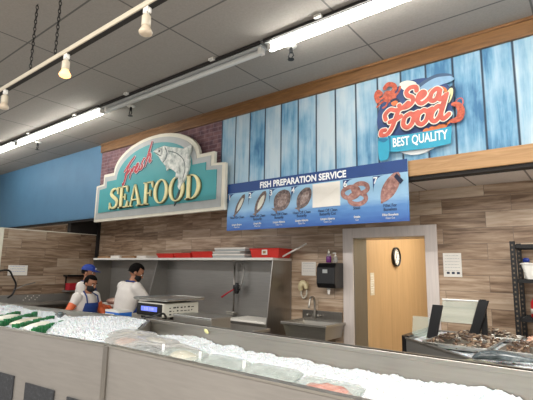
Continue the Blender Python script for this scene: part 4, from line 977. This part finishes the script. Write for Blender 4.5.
# ice inside the case
vs = []; rr = random.Random(9); b = MB(); NU, NV = 150, 64
def fC(u, v):
    y = 2.60 + v*(3.83-2.60); 
    xl = -1.17 if y > 3.24 else -1.17 + (3.24-y)*1.1
    x = xl + (1.85-xl)*u; return x, y
for j in range(NV):
    for i in range(NU):
        x, y = fC(i/(NU-1), j/(NV-1)); z = 1.125 + .012*mnoise.noise(Vector((x*9,y*9,2))) + .02*(y-2.6)
        vs.append((x+rr.uniform(-.004,.004), y+rr.uniform(-.004,.004), z+rr.uniform(-.006,.006)))
b.add(vs, [(j*NU+i, j*NU+i+1, (j+1)*NU+i+1, (j+1)*NU+i) for j in range(NV-1) for i in range(NU-1)])
tag(obj('crushed_ice', b, M['ice']), 'crushed ice under the shellfish trays in front of the wire rack', 'ice', None, 'stuff')
# sneeze guard
t = thing('sneeze_guard', 'glass sneeze guard with black slanted brackets on the shellfish case', 'sneeze guard', (-.9, 3.45, ZK))
def br(x, y, h_, lean, wd):
    return MB().slab([(x-wd/2, y, 0), (x+wd/2, y-.02, 0), (x+wd/2+lean, y-.02, h_), (x-wd/2+lean, y, h_)], (.004, .014, 0))
obj('bracket', br(-.14, -.12, .245, .055, .075), M['black'], t)
obj('bracket', br(.085, .14, .28, .09, .07), M['black'], t); obj('post', MB().box(.145,.185,.15,.175,-.02,.285), M['black'], t)
obj('glass_pane', MB().slab([(-.15,.12,.10),(.12,.14,.10),(.16,.16,.27),(-.12,.14,.27)], (0,.006,0)), M['glass'], t); obj('pane_edge', MB().tube([(-.125,.138,.272),(.16,.158,.272)], .006, 6), M['purewhite'], t)
obj('side_pane', MB().slab([(-.29,-.10,.0),(-.17,-.11,.0),(-.15,-.11,.15),(-.28,-.10,.15)], (0,.005,0)), M['glass'], t)
# metal trays of shellfish
def tray(cxy, ax_, ay_, rz, z, label, group='metal trays in the shellfish case'):
    t = thing('metal_tray', label, 'tray', (*cxy, z), rz, group)
    obj('pan', MB().loft([rrect(ax_-.02,ay_-.02,.02,0), rrect(ax_,ay_,.03,.028), rrect(ax_-.004,ay_-.004,.028,.028), rrect(ax_-.024,ay_-.024,.018,.004)]), M['tin'], t)
    obj('rim', MB().tube(rrect(ax_,ay_,.03,.028), .005, 6, closed=True), M['tin'], t); return t
def shell_mesh(L, name, mt):
    rings = []
    for i in range(9):
        s = i/8; w_ = L*.30*math.sin(PI*min(1, .08+.84*s))**.6*(.55+.45*s); h_ = w_*.62
        rings.append([(L*(s-.5), w_*math.cos(a), h_*math.sin(a)) for a in [2*PI*k/10 for k in range(10)]])
    return mesh_of(name, MB().loft(rings), M[mt], True)
SM = [shell_mesh(.062, 'mussel', 'mussel'), shell_mesh(.054, 'mussel', 'mussel'), shell_mesh(.046, 'clam', 'clam')]
def heap(cxy, ax_, ay_, rz, z, n, kinds, name, label, cat, group, hump=.05, seed=1):
    rr = random.Random(seed); ca, sa = math.cos(rz), math.sin(rz)
    for k in range(n):
        u, v = rr.uniform(-1, 1), rr.uniform(-1, 1); r2 = max(abs(u), abs(v))
        x, y = u*ax_*.88, v*ay_*.88; zz = z+.022+hump*(1-r2**2)*rr.uniform(.35, 1.0)
        o = bpy.data.objects.new(name, SM[rr.choice(kinds)]); COL.objects.link(o)
        o.location = (cxy[0]+x*ca-y*sa, cxy[1]+x*sa+y*ca, zz); o.rotation_euler = (rr.uniform(-.7,.7), rr.uniform(-.5,.5), rr.uniform(0, 6.28))
        tag(o, label, cat, group)
ZTR = 1.15
TA = ((-.80, 3.29), .20, .28, -.04); TB = ((-.72, 3.71), .22, .11, -.04)
def slop(c, a, b_, rz, lb): return tray(c, a, b_, rz, ZTR, lb)
slop(*TA, 'metal tray heaped with dark mussels beside the black bracket')
slop(*TB, 'metal tray of mixed shells behind the dark mussels')
heap(TA[0], TA[1], TA[2], TA[3], ZTR, 120, [0, 0, 1, 2], 'mussel', 'brown mussel in the heaped tray beside the black bracket', 'mussel', 'mussels heaped in the near tray', .06, 2)
heap(TB[0], TB[1], TB[2], TB[3], ZTR, 80, [1, 2, 2], 'clam', 'grey-brown clam in the tray behind the mussels', 'clam', 'clams in the far tray', .05, 4)
TC = ((-.37, 3.26), .17, .24, -.04); tray(*TC[0:1], TC[1], TC[2], TC[3], ZTR, 'metal tray of brown shells below the wire rack')
heap(TC[0], TC[1], TC[2], TC[3], ZTR, 60, [0, 1], 'mussel', 'dark brown mussel in the tray below the wire rack', 'mussel', 'mussels below the wire rack', .035, 6)
TD = ((-.34, 3.66), .13, .12, 0); tray(TD[0], TD[1], TD[2], 0, ZTR, 'metal tray of pink shrimp at the picture edge')
SM.append(shell_mesh(.07, 'shrimp', 'shrimp'))
heap(TD[0], TD[1], TD[2], 0, ZTR, 40, [3], 'shrimp', 'pink shrimp in the tray at the picture edge', 'shrimp', 'shrimp in the small tray', .05, 8)
whole_fish(.40, 'greyfish', 'dark grey whole fish lying across the ice at the front of the shellfish case', (-.46, 2.86, 1.150), -2.75 + PI)
whole_fish(.40, 'olivefish', 'olive whole fish in front of the dark grey one', (-.55, 2.74, 1.105), -2.75 + PI, 'olivefish')

# ------------------------------------------------------------------ wire rack with tub and bottle
t = thing('wire_rack', 'black slotted-post storage rack standing by the tiled wall', 'rack', (0, 4.12, 0))
for x in (-.56, .56):
    for y in (-.17, .16):
        pb = MB().box(x-.018, x+.018, y-.018, y+.018, 0, 1.90); obj('post', pb, M['slotted'], t)
for z in (.25, .75, 1.30, 1.60, 1.875):
    sb = MB().box(-.56,.56,-.17,-.16,z-.03,z).box(-.56,.56,.15,.16,z-.03,z).box(-.56,-.55,-.17,.16,z-.03,z).box(.55,.56,-.17,.16,z-.03,z)
    for k in range(12): sb.tube([(-.55,-.15+k*.027,z-.006),(.55,-.15+k*.027,z-.006)], .003, 5)
    obj('rack_shelf', sb, M['blackmetal'], t)
t = thing('white_tub', 'white plastic tub on the middle shelf of the black rack', 'tub', (-.325, 4.07, 1.60))
obj('tub_wall', MB().loft([rrect(.16,.10,.02,0), rrect(.19,.12,.025,.12), rrect(.18,.11,.022,.12), rrect(.152,.092,.018,.006)]), M['white'], t); obj('rim', MB().tube(rrect(.19,.12,.025,.12), .007, 6, closed=True), M['white'], t)
t = thing('blue_canister', 'blue lidded canister behind the white tub on the rack', 'canister', (-.508, 4.245, 1.60))
obj('canister_body', MB().lathe([(.022,0),(.024,.01),(.024,.13),(.02,.14)], seg=16), M['white'], t, True); obj('lid', MB().lathe([(.026,.14),(.026,.165),(.015,.175)], seg=16), M['lidblue'], t, True)
t = thing('red_bottle', 'red bottle with white cap on the lower shelf of the black rack', 'bottle', (-.43, 4.06, 1.30))
obj('bottle_body', MB().lathe([(.045,0),(.05,.01),(.05,.12),(.02,.165)], seg=18), M['label_red'], t, True); obj('cap', MB().lathe([(.022,.165),(.022,.20),(.012,.205)], seg=14), M['white'], t, True); obj('paper_label', MB().lathe([(.0505,.03),(.0505,.07)], seg=18), M['paper'], t, True)

# ------------------------------------------------------------------ people
def limb(mb, pts, rs): 
    mb.tube(pts, rs, 12); 
    for p, r in zip(pts, rs): mb.ball(p, r*.99, 12, 8)
def person(name_label, loc, rz, h, lean=.0, arms=None, head_turn=0.0, head_nod=0.0, cap=False, mask=False, apron=True, glove='glove', hair=True, sleeve=.62):
    t = thing('person', name_label, 'person', loc, rz); k = h/1.70; t.scale = (k, k, k)
    # local frame: faces +Y, x to the person's right
    def bend(p):
        x, y, z = p
        if z > .95: y2 = y*math.cos(lean)+(z-.95)*math.sin(lean); z2 = .95+(z-.95)*math.cos(lean)-y*math.sin(lean); return Vector((x, y2, z2))
        return Vector(p)
    neck = bend((0, .0, 1.44)); hc = bend((0, .02, 1.575)) + Vector((0, .03*head_nod, -.012*head_nod))
    HM = Matrix.Rotation(-head_turn, 3, 'Z') @ Matrix.Rotation(-head_nod, 3, 'X')
    def hp(x, y, z): return HM @ Vector((x, y, z)) + hc
    sh = {s: bend((s*.185, -.005, 1.375)) for s in (1, -1)}
    arms = arms or {1: ((.25,.02,1.08), (.20,.25,1.02)), -1: ((-.25,.02,1.08), (-.20,.25,1.02))}
    torso = [(.84,.155,.105,0),(.95,.168,.118,0),(1.08,.145,.105,0),(1.22,.168,.118,.0),(1.33,.165,.105,-.005),(1.395,.11,.075,-.005),(1.43,.06,.06,.0)]
    def torso_rings(g): return [[bend((( rx+g)*math.cos(a), yo+(ry+g)*math.sin(a), z)) for a in [2*PI*i/20 for i in range(20)]] for z, rx, ry, yo in torso]
    b = MB(); b.loft(torso_rings(0)); limb(b, [neck-Vector((0,0,.05)), hc-Vector((0,.01,.06))], [.058,.052])
    for s in (1, -1):
        e, w_ = Vector(arms[s][0]), Vector(arms[s][1]); limb(b, [sh[s], (sh[s]+e)/2, e, (e+w_)/2, w_], [.055,.05,.042,.038,.028])
        limb(b, [(s*.09,0,.90),(s*.10,.02,.70),(s*.10,.02,.49),(s*.10,-.02,.30),(s*.10,-.02,.09)], [.095,.085,.058,.056,.038])
        limb(b, [(s*.10,-.04,.04),(s*.11,.05,.04),(s*.115,.15,.03)], [.035,.038,.028])
    # head: skull, jaw, nose, lips, ears
    b.ball(hp(0,-.005,.03), (.076,.096,.092), 20, 14, HM); b.ball(hp(0,.03,-.045), (.056,.062,.068), 16, 12, HM); b.ball(hp(0,.098,-.012), (.014,.020,.024), 10, 8, HM); b.ball(hp(0,.088,-.058), (.024,.012,.012), 10, 8, HM)
    for s in (1, -1): b.ball(hp(s*.078,-.005,-.005), (.012,.022,.032), 10, 8, HM); b.ball(hp(s*.035,.082,.028), (.022,.010,.008), 10, 6, HM)
    obj('body', remeshed('body', b, M['skin'], .0095, 3), None, t)
    for s in (1, -1):
        obj('eye', MB().ball(hp(s*.032,.079,.008), (.013,.010,.009), 12, 8, HM), M['eyewhite'], t, True); obj('pupil', MB().ball(hp(s*.032,.087,.008), (.006,.004,.006), 10, 6, HM), M['hair'], t, True)
        obj('eyebrow', MB().tube([hp(s*.016,.092,.032), hp(s*.036,.090,.038), hp(s*.054,.078,.032)], .005, 6), M['hair'], t, True)
    # coat: torso and sleeves
    b = MB(); b.loft([[p + Vector((0,0,0)) for p in R] for R in ([[bend(((.175)*math.cos(a), .125*math.sin(a), .72)) for a in [2*PI*i/20 for i in range(20)]]] + torso_rings(.024)[:-1] + [[bend((.088*math.cos(a), .082*math.sin(a)-.004, 1.428)) for a in [2*PI*i/20 for i in range(20)]]])])
    for s in (1, -1):
        e, w_ = Vector(arms[s][0]), Vector(arms[s][1]); cu = e + (w_-e)*sleeve if sleeve > 0 else e + (sh[s]-e)*-sleeve
        limb(b, [sh[s], (sh[s]+e)/2, e, (e+cu)/2, cu] if sleeve > 0 else [sh[s], sh[s]*.7+cu*.3, sh[s]*.5+cu*.5, sh[s]*.2+cu*.8, cu], [.078,.070,.064,.060,.058])
    obj('coat', remeshed('coat', b, M['coat'], .013, 4), None, t)
    b = MB(); b.tube([neck + Vector((.072*math.cos(a), .068*math.sin(a)+.005, -.022+.012*math.sin(-a))) for a in [2*PI*i/16 for i in range(16)]], .016, 8, closed=True); obj('collar', b, M['coat'], t, True)
    b = MB()
    for s in (1, -1): limb(b, [(s*.09,0,.90),(s*.10,.02,.70),(s*.10,.02,.49),(s*.10,-.02,.30),(s*.10,-.02,.07)], [.108,.098,.074,.072,.066])
    b.loft([[(.172*math.cos(a), .125*math.sin(a), z) for a in [2*PI*i/20 for i in range(20)]] for z in (.80,.90,.98)])
    obj('trousers', remeshed('trousers', b, M['trousers'], .014, 3), None, t)
    for s in (1, -1):
        b = MB(); limb(b, [(s*.10,-.05,.045),(s*.11,.05,.045),(s*.115,.165,.036)], [.044,.048,.036]); obj('shoe', remeshed('shoe', b, M['shoe'], .008, 2), None, t)
        # gloved hand: forearm cuff, palm, four fingers, thumb
        e, w_ = Vector(arms[s][0]), Vector(arms[s][1]); d_ = (w_-e).normalized(); side = d_.cross(Vector((0,0,1))).normalized(); nrm = side.cross(d_)
        b = MB(); st = e+(w_-e)*(sleeve-.04) if sleeve > 0 else e; limb(b, ([] if sleeve > 0 else [e+(sh[s]-e)*(.05-sleeve)]) + [st, (st+w_)/2, w_, w_+d_*.03], ([] if sleeve > 0 else [.060]) + [.054,.046,.034,.032])
        b.tube([w_+d_*.02, w_+d_*.06, w_+d_*.095], [.034,.042,.036], 12, flat=.5)
        b.ball(w_+d_*.055, (.040,.040,.024), 14, 10)
        for i, (o_, L) in enumerate(((-.030,.066),(-.010,.076),(.011,.072),(.030,.056))):
            r0 = w_+d_*.088+side*o_; p1 = r0+d_*L*.45-nrm*.006; p2 = r0+d_*L*.8-nrm*.022; p3 = r0+d_*L*.95-nrm*.042; limb(b, [r0-d_*.02, r0, p1, p2, p3], [.0095,.0098,.0092,.0086,.0076])
        r0 = w_+d_*.03-side*s*.034; limb(b, [r0, r0-side*s*.022+d_*.028-nrm*.008, r0-side*s*.026+d_*.062-nrm*.02], [.013,.0115,.0095])
        obj('glove', remeshed('glove', b, M[glove], .0048, 2), None, t)
    if hair:
        m = MB().ball(hp(0,-.008,.032), (.084,.105,.102), 26, 18, HM, keep=lambda q_: ((HM.inverted() @ q_).y < .030 and (HM.inverted() @ q_).z > -.065) or (HM.inverted() @ q_).z > .050)
        obj('hair', m, M['hair'], t, True)
    if mask:
        m = MB().ball(hp(0,.020,-.050), (.066,.085,.070), 24, 18, HM, keep=lambda q_: (HM.inverted() @ q_).y > -.02 and (HM.inverted() @ q_).z < .052 )
        obj('face_mask', m, M['mask'], t, True)
        obj('mask_strap', MB().tube([hp(s_*x, y, z) for s_ in (1,) for x, y, z in ((.062,.03,-.03),(.086,-.01,-.02),(.06,-.075,-.02),(-.0,-.108,-.02),(-.06,-.075,-.02),(-.086,-.01,-.02),(-.062,.03,-.03))], .004, 6), M['mask'], t, True)
    if cap:
        m = MB().ball(hp(0,-.006,.045), (.092,.112,.095), 26, 16, HM, keep=lambda q_: (HM.inverted() @ q_).z > -.012)
        c_ = obj('cap', m, M['cap'], t, True)
        rim_ = [hp(.088*math.sin(a), .095*math.cos(a), .048) for a in [(-1+2*i/10)*1.1 for i in range(11)]]; out_ = [hp(.086*math.sin(a)*1.05, .105*math.cos(a)+.075, .030) for a in [(-1+2*i/10)*1.1 for i in range(11)]]
        m = MB().slab(rim_ + out_[::-1], tuple(HM @ Vector((0,0,.006)))); obj('brim', m, M['cap'], t); 
        obj('cap_badge', MB().ball(hp(0,.106,.075), (.018,.006,.016), 10, 8, HM), M['purewhite'], t, True)
    if apron:
        rows = []
        for z, ar in ((.42,1.9),(.62,1.9),(.80,1.9),(.95,1.9),(1.04,1.55),(1.14,.95),(1.25,.80),(1.31,.72)):
            i_ = max(0, min(len(torso)-2, sum(1 for q_ in torso if q_[0] <= z)-1)); z0, a0, b0, _ = torso[i_]; z1, a1, b1, _ = torso[i_+1]; f = max(0, min(1, (z-z0)/(z1-z0)))
            rx, ry = a0+(a1-a0)*f+.040, b0+(b1-b0)*f+.042
            if z < .84: rx, ry = .205, .165
            rows.append([bend((rx*math.sin(ar*(-1+2*i/16)), ry*math.cos(ar*(-1+2*i/16)), z)) for i in range(17)])
        m = MB(); m.add([p for R in rows for p in R], [(j*17+i, j*17+i+1, (j+1)*17+i+1, (j+1)*17+i) for j in range(len(rows)-1) for i in range(16)])
        o = obj('apron', m, M['apron'], t, True, fixn=False); sd = o.modifiers.new('Solidify', 'SOLIDIFY'); sd.thickness = .006
        obj('apron_strap', MB().tube([bend((s_*.115, y, z)) for s_, y, z in ((1,.135,1.305),(1,.10,1.40),(.6,.0,1.452),(0,-.07,1.445),(-.6,.0,1.452),(-1,.10,1.40),(-1,.135,1.305))], .010, 6), M['apron'], t, True)
    return t
person('person in white coat and blue apron with orange gloves, facing the counter', (-5.50, 3.10, 0), -PI/2 + .34, 1.53, .10, {1: ((.29,.0,1.19), (.27,.14,.97)), -1: ((-.27,.08,1.19), (-.25,.26,.99))}, head_turn=.05, head_nod=.35, mask=True, sleeve=-.42)
person('person in blue cap and white coat standing behind the one with orange gloves', (-6.22, 3.50, 0), -PI/2 + .75, 1.66, .03, {1: ((.23,.06,1.07), (.16,.28,1.05)), -1: ((-.23,.06,1.07), (-.16,.28,1.05))}, head_turn=.1, head_nod=.1, cap=True)
person('person in white coat seen from behind, stooping over the wash station', (-4.97, 3.34, 0), -.12, 1.71, .20, {1: ((.27,.24,1.14), (.20,.46,1.10)), -1: ((-.27,.22,1.14), (-.20,.46,1.10))}, head_turn=.5, head_nod=.5, mask=True)

# pieces that belong to a part hang from that part
def nest(part, piece):
    for r in [o for o in bpy.data.objects if o.parent is None and o.children]:
        ps = [c for c in r.children if c.name.split('.')[0] == part]; cs = [c for c in r.children if c.name.split('.')[0] == piece]
        for i, c in enumerate(cs):
            if ps: c.parent = ps[min(i, len(ps)-1)]
for a, c_ in (('eye','pupil'), ('cap','brim'), ('cap','cap_badge'), ('apron','apron_strap'), ('face_mask','mask_strap'), ('coat','collar'), ('screen','digits'), ('sticker','sticker_centre'), ('faucet','tap_handle'),
              ('fish_body','fin'), ('fish_body','tail'), ('fish_body','painted_line'), ('crab_body','crab_claw'), ('shrimp_body','shrimp_feeler'), ('ribbon','ribbon_lettering'), ('ribbon','ribbon_fold'), ('ribbon','ribbon_scroll'),
              ('number_flag','numeral'), ('header_band','lettering'), ('tuna','tuna_back'), ('carton_body','side_stripe'), ('rail','rail_slot'), ('bracket','post')):
    nest(a, c_)

# ------------------------------------------------------------------ light, world, camera
def area(name, loc, size, sizey, power, rgb, rot=(0,0,0)):
    l = bpy.data.lights.new(name, 'AREA'); l.shape = 'RECTANGLE'; l.size = size; l.size_y = sizey; l.energy = power; l.color = rgb
    o = bpy.data.objects.new(name, l); COL.objects.link(o); o.location = loc; o.rotation_euler = rot; return o
area('ceiling_lamp', (-1.0, -.6, 3.55), 4.5, .4, 300, (1, .96, .90))
area('ceiling_lamp', (1.4, 2.0, 3.55), 1.2, 1.6, 110, (1, .95, .88))
area('ceiling_lamp', (-6.5, -.6, 3.55), 4.0, .4, 120, (.95, .97, 1))
area('corridor_lamp', (DX0+.75, 5.6, 2.47), .7, 1.8, 34, (1, .93, .82))
area('soffit_fill', (.9, 4.0, 2.44), 1.2, .2, 14, (1, .93, .84))  # unseen fill light added to brighten the tiled wall under the soffit
wd = bpy.data.worlds.new('World'); SC.world = wd; wd.use_nodes = True
wd.node_tree.nodes['Background'].inputs[0].default_value = (.90, .86, .82, 1); wd.node_tree.nodes['Background'].inputs[1].default_value = .88

cam = bpy.data.cameras.new('camera'); co = bpy.data.objects.new('camera', cam); COL.objects.link(co); SC.camera = co
yaw, pit, roll, fpx = 6.64818200e-01, 1.59381160e-01, 1.68929711e-02, 425.666
hv = Vector((-math.sin(yaw), math.cos(yaw), 0)); rv = Vector((math.cos(yaw), math.sin(yaw), 0)); uv_ = Vector((0, 0, 1))
fw = hv*math.cos(pit)+uv_*math.sin(pit); up = uv_*math.cos(pit)-hv*math.sin(pit)
r2 = rv*math.cos(roll)+up*math.sin(roll); u2 = up*math.cos(roll)-rv*math.sin(roll)
co.matrix_world = Matrix(((r2.x, u2.x, -fw.x, 0), (r2.y, u2.y, -fw.y, 0), (r2.z, u2.z, -fw.z, 1.65), (0, 0, 0, 1)))
cam.sensor_width = 36; cam.sensor_fit = 'HORIZONTAL'; cam.lens = fpx/533*36; cam.clip_start = .05
SC.view_settings.view_transform = 'Standard'; SC.view_settings.look = 'None'; SC.view_settings.exposure = 0
